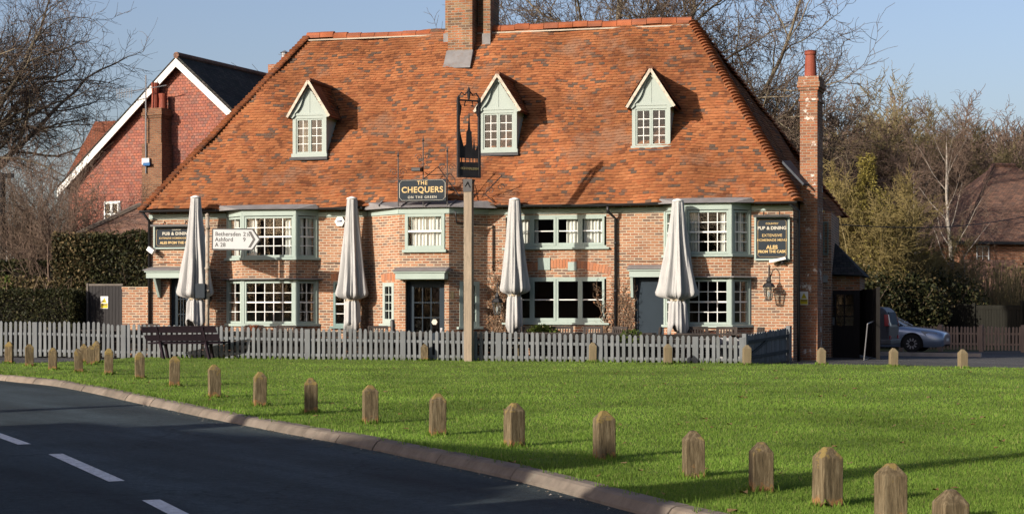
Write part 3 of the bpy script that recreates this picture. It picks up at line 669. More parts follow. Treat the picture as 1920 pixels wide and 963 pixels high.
# ---- small facade details
AM = island('arch brick', [(0, (.5, .2, .1)), (.6, (.58, .26, .14)), (1, (.4, .2, .13))])
def arch(mb, x0, x1, zc, rise, h, n, y=-.008):
    for k in range(n):
        t0, t1 = (k+.06)/n, (k+.94)/n; f = lambda t: zc+rise*(1-(2*t-1)**2)
        p, q = x0+(x1-x0)*t0, x0+(x1-x0)*t1; tl = (2*t0-1)*.05; tr = (2*t1-1)*.05
        mb.prism([(p, f(t0)), (q, f(t1)), (q+tr, f(t1)+h), (p+tl, f(t0)+h)], y, .01)
for M_a, q in ((ID, (11.05, 13.72, 2.36, .22, .21, 32)), (M1, (.74, 1.38, 2.185, .05, .2, 9)), (ID, (5.66, 6.4, 2.225, .05, .2, 9))): a = MB(M_a); arch(a, *q); a.build('brick_arch', AM, PUB)
for x0, x1, z0, z1 in ((11.69, 12.04, 2.51, 2.85), (12.54, 12.78, 2.49, 2.73)):
    m = MB(); m.box(x0, x1, -.03, .0, z0, z1); m.build('blanking_plate', SAGE, PUB, bevel=.004)
pr = [(.065*math.cos(t), .065*math.sin(t)) for t in np.linspace(math.pi, 2*math.pi, 7)]
for a0, a1 in ((-.1, 2.3), (5.4, 6.72), (10.62, 15.1), (17.7, 18.8)):
    n = 6; g = MB()
    for k in range(n):
        x0, x1 = a0+(a1-a0)*k/n, a0+(a1-a0)*(k+1)/n; s0, s1 = .012*math.sin(x0*1.3), .012*math.sin(x1*1.3)
        for (y0, z0), (y1, z1) in zip(pr, pr[1:]): g.poly([(x0, -.40+y0, 4.29+z0+s0), (x1, -.40+y0, 4.29+z0+s1), (x1, -.40+y1, 4.29+z1+s1), (x0, -.40+y1, 4.29+z1+s0)])
    g.build('gutter', BLACK, PUB)
for name, pts in (('left', [(-.02, -.35, 4.22), (.03, -.06, 4.0), (.03, -.06, -.2)]), ('mid', [(13.72, -.38, 4.22), (13.72, -.36, 4.08), (13.88, -.07, 3.9), (13.88, -.07, -.2)]), ('right', [(18.62, -.38, 4.22), (18.80, .1, 4.05), (18.80, .25, -.2)])):
    m = MB(); m.tube(pts, .042, 8)
    for z in (.6, 1.9, 3.2): m.tube([(pts[-1][0], pts[-1][1], z), (pts[-1][0], pts[-1][1], z+.06)], .052, 8)
    m.build('drainpipe', BLACK, PUB, smooth=True)
m = MB(); m.tube([(9.6, -1.0, 4.1), (9.6, -.86, 3.8), (10.0, -.36, 3.78), (10.42, -.05, 3.76), (10.42, -.05, 2.5)], .022, 6); m.build('drainpipe', BLACK, PUB, smooth=True)
for a_, b_, q_ in ((.3, 2.3, 2.76), (5.4, 6.75, 2.76), (13.9, 15.2, 2.745)): cb_ = MB(); cb_.tube([(x, -.012, q_+.012*math.sin(x*2)) for x in np.arange(a_, b_, .25)], .008, 4); cb_.build('cable', BLACK, PUB)

# ---- roof of handmade tiles
def wav(u, v): return .035*math.sin(u*.9+.6)+.025*math.sin(u*2.1+v*1.3)+.02*math.sin(u*4.3+v*2.9+1)+.02*math.sin(v*2.2+u*.4)
def tiles(A, B, C, D, skip=None, gauge=.108, tw=.168):
    A, B, C, D = map(Vector, (A, B, C, D)); e = (B-A).normalized(); nrm = e.cross(D-A).normalized(); s = nrm.cross(e); H = (D-A).dot(s)
    V, Fc = [], []; rows = int(H/gauge)
    for j in range(rows):
        t = j*gauge/H; l, r_ = A.lerp(D, t), B.lerp(C, t); t2 = min(1, (j+1.5)*gauge/H)
        x0, x1 = (l-A).dot(e), (r_-A).dot(e); lx, rx = (A.lerp(D, t2)-A).dot(e), (B.lerp(C, t2)-A).dot(e)
        k = 0; x = math.floor(x0/tw-1)*tw+(.5*tw if j % 2 else 0)+random.gauss(0, .012)
        dj = random.gauss(0, .004)
        while x < x1:
            if x+tw < x0+.03: x += tw; continue
            a, b = max(x, x0), min(x+tw, x1)-.0008; x += tw
            if b-a < .02: continue
            mid = A+e*((a+b)/2)+s*(j*gauge)
            if skip and skip(mid): continue
            wv_ = lambda q: nrm*wav(q.x, q.y); o = 0; lift = .030+random.random()*.008; tl = random.gauss(0, .0035); dy = random.gauss(0, .004)+dj
            sag = nrm*.006
            p = [A+e*a+s*(j*gauge+dy)+nrm*(o+lift+tl), A+e*((a+b)/2)+s*(j*gauge+dy-.004)+nrm*(o+lift)+sag, A+e*b+s*(j*gauge+dy)+nrm*(o+lift-tl)]
            p = [q+wv_(q) for q in p]
            a2, b2 = clamp(a, lx, rx), clamp(b, lx, rx)
            q = [A+e*a2+s*((j+1.5)*gauge)+nrm*(o+.008), A+e*((a2+b2)/2)+s*((j+1.5)*gauge)+nrm*(o+.008)+sag, A+e*b2+s*((j+1.5)*gauge)+nrm*(o+.008)]
            q = [k_+wv_(k_) for k_ in q]
            d = [P_-nrm*(.027)+s*.006 for P_ in p]
            i = len(V); V += p+q+d
            Fc += [(i, i+1, i+4, i+3), (i+1, i+2, i+5, i+4), (i+6, i+7, i+1, i), (i+7, i+8, i+2, i+1)]
    return V, Fc
EL, ER = (-.06, VE, ZE), (18.8, VE, ZE-.03); BR, BL = (19.55, 8.9, ZE), (-.06, 8.75, ZE); RL, RR = (3.39, VR, ZR), (15.34, VR, ZR)
dk = MB(); lo = lambda p: (p[0], p[1], p[2]-.20)
z_ = ZE+SL_*.37-.19; eL, eR, bR, bL = (.24, .02, z_), (18.45, .02, z_), (19.2, 8.5, z_), (.24, 8.4, z_)
dk.poly([eL, eR, lo(RR), lo(RL)]); dk.poly([eR, bR, lo(RR)]); dk.poly([bL, eL, lo(RL)]); dk.poly([bR, bL, lo(RL), lo(RR)])
ROOF = dk.build('roof', DECK, PUB)
DORM = [(4.64, .0), (10.32, .0), (14.70, -.0)]
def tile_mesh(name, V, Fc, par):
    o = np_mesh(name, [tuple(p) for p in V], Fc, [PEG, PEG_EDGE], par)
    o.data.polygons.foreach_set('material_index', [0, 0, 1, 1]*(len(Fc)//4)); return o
def sk(p): return any(abs(p.x-c) < .46 and 1.02 < p.y < 2.2 for c, _ in DORM)
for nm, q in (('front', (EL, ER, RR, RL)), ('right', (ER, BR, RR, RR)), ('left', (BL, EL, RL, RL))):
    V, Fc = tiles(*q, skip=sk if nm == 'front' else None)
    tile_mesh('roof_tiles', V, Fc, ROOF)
# ridge and bonnet hip tiles
rg = MB(); nR = 27
for k in range(nR):
    x0, x1 = RL[0]-.05+(RR[0]-RL[0]+.1)*k/nR, RL[0]-.05+(RR[0]-RL[0]+.1)*(k+.97)/nR; dz = .015*math.sin(k*1.1)+random.gauss(0, .008); dz += -.09*math.sin(clamp((x0-3.4)/6)*math.pi)
    cs = [(.17*math.cos(t), .16*math.sin(t)) for t in np.linspace(-.25, math.pi+.25, 8)]
    for (y0, z0), (y1, z1) in zip(cs, cs[1:]): rg.poly([(x0, VR+y0, ZR+z0+dz-.04), (x1, VR+y0, ZR+z0+dz-.04), (x1, VR+y1, ZR+z1+dz-.04), (x0, VR+y1, ZR+z1+dz-.04)][::-1])
    rg.poly([(x0, VR+y, ZR+z+dz-.04) for y, z in cs]); rg.poly([(x1, VR+y, ZR+z+dz-.04) for y, z in cs][::-1])
rid = np_mesh('ridge_tile', [], np.zeros((0, 3)), None) if False else rg.build('ridge_tiles', RIDGE, ROOF)
mo = MB(); mo.box(RL[0], RR[0], VR-.19, VR-.165, ZR-.17, ZR-.13); mo.build('ridge_mortar', plain('pale mortar', (.55, .48, .38)), ROOF)
def hip(P, Q, n, flip):
    P, Q = Vector(P), Vector(Q); hb = MB(); d = (Q-P).normalized(); side = d.cross(Vector((0, 0, 1))).normalized(); up = side.cross(d)
    for k in range(n):
        a = P.lerp(Q, (k-.25)/n); b = P.lerp(Q, min(1, (k+1.1)/n)); o = up*(.045+random.random()*.02); r0, r1 = .17+random.random()*.02, .10
        ring = []
        for c, rad, lf in ((a, r0, .07), (b, r1, .0)):
            ring.append([c+o+side*rad*math.cos(t)+up*(rad*.62*math.sin(t)-.06+lf*.6) for t in np.linspace(0, math.pi, 7)])
        ia, ib = [hb.P(p) for p in ring[0]], [hb.P(p) for p in ring[1]]
        for t in range(6): hb.fa([ia[t], ib[t], ib[t+1], ia[t+1]])
        hb.fa(ia[::-1])
    hb.build('hip_tiles', HIPT, ROOF, smooth=False)
hip((18.79, VE, ZE), RR, 62, 1); hip((-.05, VE, ZE), RL, 62, -1); hip((19.54, 8.9, ZE), RR, 50, 1)
# eave tiles edge shadow board
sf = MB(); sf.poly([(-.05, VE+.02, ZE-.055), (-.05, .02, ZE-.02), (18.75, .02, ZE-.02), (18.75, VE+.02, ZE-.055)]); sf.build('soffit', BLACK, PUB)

# ---- dormers
VERGE = plain('verge mortar', (.66, .58, .47), .9, .3, 9.)
for k, (cu_, _) in enumerate(DORM):
    z0, ze, zp = 5.86, 7.07, 8.06; hw = .50; v0 = .93
    hw = (.52, .545, .535)[k]
    d = MB(); vb = lambda z: VE+(z-ZE)/SL_+.25
    # cheeks and casing
    for sx in (-1, 1):
        x = cu_+sx*(hw-.02)
        d.poly([(x, v0, z0-.1), (x, vb(z0), z0-.1), (x, vb(ze), ze), (x, v0, ze)])
    d.box(cu_-hw, cu_-hw+.10, v0-.03, v0+.08, z0+.1, ze); d.box(cu_+hw-.10, cu_+hw, v0-.03, v0+.08, z0+.1, ze); d.box(cu_-hw+.1, cu_+hw-.1, v0-.032, v0+.078, ze-.09, ze)
    d.box(cu_-hw-.03, cu_+hw+.03, v0-.07, v0+.08, z0, z0+.099)
    # gable boarding
    d.prism([(cu_-hw-.02, ze+.001), (cu_+hw+.02, ze+.001), (cu_+.02, zp-.10), (cu_-.02, zp-.10)], v0-.012, v0+.03); d.box(cu_-.008, cu_+.008, v0-.022, v0-.0125, ze+.05, zp-.3)
    d.box(cu_-hw-.01, cu_+hw+.01, v0-.05, v0-.014, ze+.0, ze+.07)
    D = d.build('dormer', PALE, PUB, label=('left dormer with a steep gable', 'middle dormer with a steep gable', 'right dormer with a steep gable')[k])
    fr, gl, ba, cu = MB(), MB(), MB(), MB()
    for a0, a1 in ((cu_-hw+.101, cu_-.003), (cu_+.003, cu_+hw-.101)):
        win(fr, gl, cu, a0, a1, z0+.1, ze-.091, 2, 4, y0=v0-.01, dep=.06, fw=.045, bar=.02, bars=ba, curt=((0, 1),) if (k == 0 and a0 < cu_-.1) else ())
    fr.build('window_frame', PALE, D); ba.build('glazing_bar', WHITE, D); gl.build('pane', GLASS, D)
    if cu.v: curtains(cu, plain('tan blind', (.3, .24, .17)), D)
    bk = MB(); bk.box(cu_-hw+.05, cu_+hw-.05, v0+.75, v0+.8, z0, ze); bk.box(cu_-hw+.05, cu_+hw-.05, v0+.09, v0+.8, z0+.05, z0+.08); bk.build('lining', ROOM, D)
    # scalloped bargeboard with an ogee lower edge on both slopes
    bb = MB(); n = 22
    for sx in (-1, 1):
        P0, P1 = Vector((cu_+sx*(hw+.10), 0, ze-.03)), Vector((cu_, 0, zp-.05)); up, lo_ = [], []
        for i in range(n+1):
            t = i/n; c = P0.lerp(P1, t); nx, nz = -sx*(P1.z-P0.z), (P1.x-P0.x)*sx; l = math.hypot(nx, nz)
            dw = .10+.05*math.sin(t*math.pi*2.2-.6)+(.05 if t < .12 else 0)
            if t > .93: dw = .06
            up.append((c.x, c.z)); lo_.append((c.x+nx/l*dw*1., c.z-abs(nz)/l*dw*.8))
        for i in range(n): bb.prism([up[i], up[i+1], lo_[i+1], lo_[i]] if sx > 0 else [up[i], lo_[i], lo_[i+1], up[i+1]], v0-.085, v0-.05)
    bb.build('bargeboard', PALE, D)
    # tiled dormer roof
    rt = MB(); ve = MB(); tv, tf = [], []
    def back(z): return VE+(z-ZE)/SL_-.06
    for sx in (-1, 1):
        A_ = (cu_+sx*(hw+.13), v0-.15, ze-.05); B_ = (cu_+sx*(hw+.13), back(ze)+.12, ze-.05); C_ = (cu_, back(zp)+.2, zp); D_ = (cu_, v0-.15, zp)
        q = (A_, B_, C_, D_) if sx > 0 else (B_, A_, D_, C_)
        rt.poly(q); rt.poly([(p[0], p[1], p[2]-.035) for p in q][::-1])
        V, Fc = tiles(*q, gauge=.1, tw=.165); o = len(tv); tv += [tuple(p) for p in V]; tf += [tuple(i+o for i in f) for f in Fc]
        # mortared verge
        ve.beam((A_[0], v0-.158, ze-.05), (cu_, v0-.158, zp+.0), .02, .075)
    rt.tube([(cu_, v0-.15, zp+.03), (cu_, back(zp)+.15, zp+.03)], .075, 8)
    DR = rt.build('dormer_roof', HIPT, D); ve.build('verge_mortar', VERGE, D)
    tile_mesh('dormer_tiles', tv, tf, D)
    dl = MB(); dl.box(cu_-hw-.06, cu_+hw+.06, v0-.14, v0-.02, z0-.09, z0-.01); dl.build('lead_apron', plain('dark lead', (.09, .09, .095), .6), D)

# ---- chimneys
def corbel(mb, x0, x1, y0, y1, z, steps):
    for dx, h in steps: mb.box(x0-dx, x1+dx, y0-dx, y1+dx, z, z+h); z += h+.001
    return z
ch = MB(); ch.box(8.10, 8.86, 3.45, 4.9, 8.75, 11.6); ch.box(7.90, 8.10-.002, 3.85, 4.8, 8.9, 11.6); ch.box(8.862, 9.10, 4.1, 4.9, 8.9, 11.6); ch.box(9.102, 9.33, 3.80, 4.85, 9.1, 11.6); corbel(ch, 7.9, 9.33, 3.45, 4.9, 11.601, ((.04, .08), (.08, .08), (.03, .2)))
C1 = ch.build('chimney', BRICK_DARK, ROOF, label='broad brick chimney on the ridge')
fl = MB(); fl.hexa([(8.04, 3.05, 8.62), (8.9, 3.05, 8.62), (8.9, 3.5, 9.15), (8.04, 3.5, 9.15)], [(8.06, 3.10, 8.70), (8.88, 3.10, 8.70), (8.88, 3.445, 9.2), (8.06, 3.445, 9.2)]); fl.box(9.09, 9.345, 3.74, 3.797, 9.35, 9.72); fl.box(7.86, 8.095, 3.79, 3.848, 9.42, 9.78); fl.build('lead_flashing', LEAD, PUB)
M_ = T((18.79, .8, 0)) @ Matrix.Rotation(R(-6), 4, 'Z')
c2 = MB(M_); c2.box(0, .47, 0, .85, -.4, 7.05); z = 7.051
for dx, h in ((.03, .075), (-.001, .22), (.035, .075), (.07, .15), (.04, .15)): c2.box(-dx, .47+dx, -dx, .85+dx, z, z+h); z += h+.001
c2.build('chimney', BRICK_WHITE, PUB, label='tall slender brick chimney with a red pot at the right end')
pt = MB(M_); pt.lathe([(.17, z), (.155, z+.35), (.14, z+.6), (.165, z+.62), (.165, z+.68), (.15, z+.69), (.17, z+.72), (.12, z+.73)], 18, (.235, .3, 0)); pt.build('chimney_pot', TERRA, PUB, smooth=False)
f2 = MB(); f2.hexa([(18.35, .35, 5.35), (18.9, .35, 4.75), (19.05, .9, 4.75), (18.5, .9, 5.4)], [(18.36, .36, 5.42), (18.93, .36, 4.80), (19.07, .9, 4.80), (18.52, .9, 5.47)]); f2.build('lead_flashing', plain('dark lead flashing', (.10, .11, .125), .6), PUB)

# ---- right side: shaded wing, lean-to and porch
wg = MB(); wg.box(19.1, 19.42, 4.2, 8.4, -.4, 4.25); wg.build('wing_wall', BRICK, PUB)
s = WinSet('window', 'narrow window on the shaded right side', SAGE_D); s.M(T((0, 4.2, 0))); win(s.fr, s.gl, s.cu, 19.2, 19.34, 3.0, 3.95, 1, 2, y0=-.04, dep=.038, fw=.025); s.M(ID); s.done()
lt = MB(); lt.hexa([(19.44, 4.6, 2.42), (20.3, 4.6, 2.38), (20.3, 8.4, 2.38), (19.44, 8.4, 2.42)], [(19.44, 4.62, 3.3), (19.62, 4.62, 3.2), (20.3, 8.4, 2.45), (19.44, 8.4, 3.3)])
lt.v = []; lt.f = []; lt.mi = []
lt.hexa([(19.3, 4.55, 2.45), (20.35, 4.55, 2.40), (20.35, 8.5, 2.40), (19.3, 8.5, 2.45)], [(19.3, 6.0, 3.45), (19.45, 6.0, 3.40), (20.32, 8.45, 2.47), (19.3, 8.5, 3.45)])
lt.build('lean_to_roof', ROOF_SLATE, PUB)
pw = MB(); pw.box(19.3, 20.2, 4.9, 8.4, 1.98, 2.40); pw.build('porch_beam', BRICK_DARK, PUB)
pp_ = MB(); pp_.box(19.2, 19.28, 4.86, 4.98, -.4, 1.979); pp_.box(20.02, 20.2, 4.86, 4.98, -.4, 1.979); pp_.box(19.28, 20.02, 4.9, 4.95, -.4, .95); pp_.box(19.28, 20.02, 4.88, 4.96, 1.85, 1.979)
for x in (19.5, 19.76): pp_.box(x-.02, x+.02, 4.9, 4.95, .95, 1.85)
for z in (1.22, 1.54): pp_.box(19.28, 20.02, 4.905, 4.945, z-.015, z+.015)
PO = pp_.build('porch', DARKWOOD, PUB, label='dark glazed timber porch'); g = MB(); g.poly([(19.28, 4.925, .95), (20.02, 4.925, .95), (20.02, 4.925, 1.85), (19.28, 4.925, 1.85)]); g.build('pane', GLASS, PO)
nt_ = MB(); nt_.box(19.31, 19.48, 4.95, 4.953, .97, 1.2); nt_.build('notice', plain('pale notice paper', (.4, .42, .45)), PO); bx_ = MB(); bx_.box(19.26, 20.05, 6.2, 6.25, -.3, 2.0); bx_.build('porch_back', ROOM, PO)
lb = MB(); lb.box(19.12, 19.32, 4.1, 4.25, 2.2, 2.42); lb.build('bulkhead_lamp', plain('cream lamp glass', (.4, .4, .36)), PUB)
# ================================================================== signs on the pub
def wobj(mbuild, *a): return mbuild.build(*a)
def framed_sign(name, label, loc, w, h, lines, lampM=True):
    t = thing(name, label, 'sign', loc, -TH)
    b = MB(); b.box(0, w, -.03, 0, 0, h); b.build('board', SIGNB, t)
    f = MB()
    for a in ((-.05, 0, -.05, h+.05), (w, w+.05, -.05, h+.05)): f.box(a[0], a[1], -.045, .0, a[2], a[3])
    f.box(0, w, -.044, 0, -.05, -.001); f.box(0, w, -.044, 0, h+.001, h+.05); f.build('frame', SAGE, t, bevel=.004)
    g = MB(); q = .045; c = .05
    pts = [(q+c, q), (w-q-c, q), (w-q, q+c), (w-q, h-q-c), (w-q-c, h-q), (q+c, h-q), (q, h-q-c), (q, q+c)]
    for p, r_ in zip(pts, pts[1:]+pts[:1]): g.beam((p[0], -.033, p[1]), (r_[0], -.033, r_[1]), .008, .005)
    g.build('border', GOLD, t)
    for body, size, x, z, mat, bold, sp in lines: text(body, size, mat, t, T((x, -.033, z)), ext=.003, bold=bold, space=sp)
    l = MB(); l.box(-.06, w+.06, -.22, -.13, h+.02, h+.08)
    for x in (w*.25, w*.75): l.tube([(x, -.18, h+.08), (x, -.12, h+.16), (x, .0, h+.12)], .014, 6)
    l.build('lamp_bar', BLACK, t)
    return t
framed_sign('pub_sign', 'portrait charcoal menu sign with gold capitals beside the right end bay', L2W(17.70, -.05, 2.78), .84, 1.08, [
    ('COUNTRY', .07, .42, .93, GOLD, .001, 1.), ('PUB & DINING', .118, .42, .81, CREAMT, .004, 1.), ('EXTENSIVE', .105, .42, .615, GOLD, .001, 1.05), ('HOMEMADE MENU', .093, .42, .49, GOLD, .001, 1.), ('ALES', .135, .42, .30, GOLD, .006, 1.05), ('FROM THE CASK', .098, .42, .185, GOLD, .004, 1.)])
framed_sign('pub_sign', 'landscape charcoal menu sign partly hidden behind the leftmost parasol', L2W(.22, -.05, 3.23), 1.36, .58, [
    ('COUNTRY', .06, .68, .51, CREAMT, .001, 1.), ('PUB & DINING', .125, .68, .395, CREAMT, .004, 1.12), ('EXTENSIVE HOMEMADE MENU', .075, .68, .265, GOLD, .001, 1.08), ('ALES FROM THE CASK', .105, .68, .13, GOLD, .004, 1.)])
# floodlights under the two menu signs
def flood(label, loc, tilt):
    t = thing('floodlight', label, 'floodlight', loc, -TH, 'floodlights by the menu signs')
    m = MB(Matrix.Rotation(R(tilt), 4, 'Y')); m.box(-.22, .22, -.2, -.08, -.035, .035); m.build('housing', WHITE, t, bevel=.01)
    a = MB(); a.tube([(0, -.1, 0), (.1, -.02, -.06)], .02, 6); a.lathe([(.05, -.1), (.06, -.06), (.05, -.02)], 8, (.12, -.06, 0)); a.build('arm', BLACK, t)
flood('long white floodlight below the portrait menu sign', L2W(18.28, -.05, 2.74), -12)
t = thing('floodlight', 'stubby white floodlight at the lower left corner of the landscape menu sign', 'floodlight', L2W(.16, -.05, 3.15), -TH, 'floodlights by the menu signs')
m = MB(Matrix.Rotation(R(35), 4, 'Y')); m.box(-.1, .12, -.25, -.1, -.07, .07); m.build('housing', WHITE, t, bevel=.012); a = MB(); a.tube([(.05, -.12, -.03), (.16, -.01, -.05)], .025, 6); a.build('arm', BLACK, t)
# main name sign standing on the eaves
t = thing('name_sign', 'charcoal name board with gold letters standing on iron scrolls above the porch', 'sign', L2W(7.98, -.98, 4.28), -TH)
b = MB(); b.box(0, 1.36, -.03, .0, .12, .72); b.build('board', SIGNB, t)
g = MB()
pts = [(.10, .145), (1.26, .145), (1.335, .22), (1.335, .62), (1.26, .695), (.10, .695), (.025, .62), (.025, .22)]
for p, q in zip(pts, pts[1:]+pts[:1]): g.beam((p[0], -.033, p[1]), (q[0], -.033, q[1]), .012, .006)
g.build('border', CREAMT, t)
text('THE', .15, GOLD, t, T((.68, -.033, .615)), bold=.003, space=1.15); text('CHEQUERS', .225, GOLD, t, T((.68, -.033, .425)), bold=.005, space=1.08); text('ON THE GREEN', .095, CREAMT, t, T((.68, -.033, .225)), bold=.001, space=1.3)
ir = MB()
def spiral(mb, c, r0, turns, dirx, y=0., rad=.009, start=0.):
    mb.tube([(c[0]+dirx*r0*(1-k/26)*math.cos(start+k*turns*2*math.pi/24), y, c[1]+r0*(1-k/26)*math.sin(start+k*turns*2*math.pi/24)) for k in range(25)], rad, 4)
for x, h in ((-.03, 1.35), (.69, 1.75), (1.38, 1.45)):
    ir.tube([(x, .02, -.05), (x, .02, h)], .017, 6); ir.lathe([(.005, 0), (.035, .06), (.01, .13), (.002, .2)], 6, (x, .02, h-.02))
    for s_ in (-1, 1):
        spiral(ir, (x+s_*.13, h-.42), .11, 1.4, s_, .02, .008); spiral(ir, (x+s_*.09, h-.62), .075, 1.3, s_, .02, .007, 1.)
ir.tube([(.69, .02, .72), (1.12, .02, 1.06), (1.72, .02, .25)], .016, 5); ir.tube([(.75, .02, .90), (.85, .02, .84), (1.5, .02, .84), (1.6, .02, .7), (1.6, .02, .55)], .012, 5)
ir.tube([(2.3, .6, .35), (2.75, .6, .8), (2.78, .6, .84)], .016, 5); spiral(ir, (2.45, .42), .12, 1.3, -1, .6, .009); spiral(ir, (2.75, .5), .11, 1.3, 1, .6, .009); ir.tube([(1.4, .1, .3), (2.3, .6, .32), (2.55, .6, .1)], .014, 5)
ir.tube([(0, .02, .1), (1.36, .02, .1)], .012, 5); ir.build('iron_scrolls', BLACK, t)
lm = MB(); lm.box(.42, .68, -.22, .02, .93, 1.03); lm.tube([(.66, -.1, 1.02), (.69, .02, 1.06)], .02, 5); lm.build('floodlight', BLACK, t, bevel=.01)
# alarm box
t = thing('alarm_box', 'white hexagonal alarm box high on the brick wall left of the second parasol', 'alarm box', L2W(5.92, 0, 3.92), -TH)
m = MB(); m.prism([(.155*math.cos(k*math.pi/3), .155*math.sin(k*math.pi/3)) for k in range(6)], -.07, -.001); m.build('cover', WHITE, t, bevel=.01)
text('swift', .085, plain('blue print', (.05, .08, .2)), t, T((0, -.073, .01)), bold=.002)
# lanterns
def lantern(loc, label):
    t = thing('wall_lantern', label, 'lantern', loc, -TH, 'wall lanterns on the pub')
    b = MB(); b.tube([(0, -.36, .42), (0, -.36, .62), (0, -.33, .72), (0, -.22, .76), (.0, -.1, .66), (0, -.02, .45), (0, -.01, .2)], .013, 6); b.tube([(0, -.005, .1), (0, -.005, .5)], .018, 6)
    spiral(b, (0, 0), .001, 1, 1); b.build('bracket', BLACK, t)
    h = MB(); h.lathe([(.155, .16), (.165, .19), (.12, .26), (.06, .30), (.075, .33), (.05, .38), (.02, .44)], 6, (0, -.36, 0)); h.build('hood', BLACK, t)
    f = MB()
    for k in range(6):
        a = k*math.pi/3; f.beam((.135*math.cos(a), -.36+.135*math.sin(a), .16), (.085*math.cos(a), -.36+.085*math.sin(a), -.16), .014)
    f.lathe([(.085, -.18), (.095, -.165), (.085, -.15)], 6, (0, -.36, 0)); f.build('frame', BLACK, t)
    g = MB(); g.lathe([(.08, -.15), (.128, .15)], 6, (0, -.36, 0)); g.build('glass', GLASS, t)
    u = MB(); u.lathe([(.012, -.13), (.03, -.05), (.03, .03), (.01, .06)], 8, (0, -.36, 0)); u.build('bulb', WHITE, t)
lantern(L2W(18.06, 0, 1.85), 'black wall lantern on a scroll bracket under the portrait menu sign')
lantern(L2W(10.62, 0, 1.45), 'black wall lantern half hidden left of the third parasol')
lantern(L2W(1.95, 0, 1.55), 'black wall lantern half hidden behind the leftmost parasol')
pl = MB(); pl.box(0, .24, -.02, 0, 0, .19); o = pl.build('plaque', plain('dark bronze plaque', (.06, .05, .03), .5), None, bevel=.004); o.location = L2W(9.47, -.98, 1.72); o.rotation_euler = (0, 0, -TH-R(50)); tag(o, 'small dark plaque on the brick beside the front door', 'plaque')
# warning signs
def warn(loc, rz, w, h, label):
    t = thing('warning_sign', label, 'sign', loc, rz)
    b = MB(); b.box(-w/2, w/2, -.01, 0, 0, h); b.build('plate', WHITE, t)
    y = MB(); y.prism([(-w*.34, h*.48), (w*.34, h*.48), (0, h*.9)], -.014, -.0105); y.box(-w*.46, w*.46, -.0135, -.0105, h*.04, h*.42); y.build('yellow_panel', YELLOW, t)
    k = MB(); k.beam((-w*.12, -.0165, h*.58), (w*.14, -.0165, h*.68), .02, .004)
    for z in (.36, .28): k.box(-w*.36, w*.36, -.016, -.014, h*z-.008, h*z+.008)
    k.build('symbol', BLACK, t)
warn(L2W(18.90, .79, 1.55), -TH-R(6), .22, .36, 'yellow and white warning sign on the shaded brick chimney base')

# ================================================================== picket fence
def pickets(mb, fn, u0, u1, n, wd, zb, h, skipends=False):
    for k in range(n):
        u = u0+(u1-u0)*(k+.5)/n; z0 = zb(u)+.035+random.gauss(0, .004); hh = h(u)+random.gauss(0, .011); dx = random.gauss(0, .006)
        M = fn(u); mb.M = M @ Matrix.Rotation(random.gauss(0, .009), 4, 'Y')
        mb.prism([(-wd/2+dx, z0), (wd/2+dx, z0), (wd/2+dx, z0+hh-.045), (wd*.28+dx, z0+hh-.012), (dx, z0+hh), (-wd*.28+dx, z0+hh-.012), (-wd/2+dx, z0+hh-.045)], -.022, 0)
    mb.M = Matrix.Identity(4)
FEN = thing('picket_fence', 'long grey painted picket fence along the front of the pub terrace', 'fence', L2W(-3.6, -3, 0), -TH)
PU = [F(p, 640, -3)[0] for p in (-95, 66, 232, 405, 577, 756, 935, 1125, 1304, 1392)]; U0 = -3.6
fh = lambda u: .93-.0135*max(0, min(17.7, u))+(.045 if u < 0 else 0)
for k, u in enumerate(PU):
    p = MB(); z = ztl(u, -3); h = fh(u)+.01; wd = .075
    p.box(u-U0-wd, u-U0+wd, -.035, .06, z-.1, z+h); p.build('post', GREYWOOD, FEN, bevel=.008)
for k, (a, b) in enumerate(zip(PU, PU[1:])):
    n = max(2, round((b-a-.15)/.152)); m = MB()
    pickets(m, lambda u: T((u-U0, 0, 0)), a+.09, b-.09, n, .083, lambda u: ztl(u, -3), fh)
    m.build('picket_panel', GREYWOOD, FEN)
    rl = MB()
    for f_ in (.2, .68): rl.hexa([(a+.076-U0, .002, ztl(a, -3)+fh(a)*f_-.035), (b-.076-U0, .002, ztl(b, -3)+fh(b)*f_-.035), (b-.076-U0, .04, ztl(b, -3)+fh(b)*f_-.035), (a+.076-U0, .04, ztl(a, -3)+fh(a)*f_-.035)], [(a+.076-U0, .002, ztl(a, -3)+fh(a)*f_+.035), (b-.076-U0, .002, ztl(b, -3)+fh(b)*f_+.035), (b-.076-U0, .04, ztl(b, -3)+fh(b)*f_+.035), (a+.076-U0, .04, ztl(a, -3)+fh(a)*f_+.035)])
    rl.build('rail', GREYWOOD, FEN)
# boarded side gate running back to the corner of the pub
g0, g1 = Vector((17.72, -2.96)), Vector((18.62, -.75)); L = (g1-g0).length; ang = math.atan2(g1.y-g0.y, g1.x-g0.x)
GT = thing('terrace_gate', 'grey boarded gate with dark rails at the right end of the picket fence', 'gate', L2W(g0.x, g0.y, -.02), -TH+ang)
m = MB(); pickets(m, lambda u: T((u, .04, 0)), .08, L-.08, 16, .125, lambda u: .04, lambda u: .74+.16*u/L); m.build('boards', GREYWOOD, GT)
m = MB()
for z in (.22, .62): m.beam((.06, -.005, z), (L-.06, -.005, z+.14), .045, .07)
m.beam((.1, -.006, .24), (L*.5, -.006, .66), .04, .06); m.build('rails', plain('dark grey paint', (.05, .06, .065), .6), GT)
for x in (.0, L): p = MB(); p.box(x-.06, x+.06, -.06, .06, -.05, .84+.18*x/L); p.build('post', GREYWOOD, GT, bevel=.006)

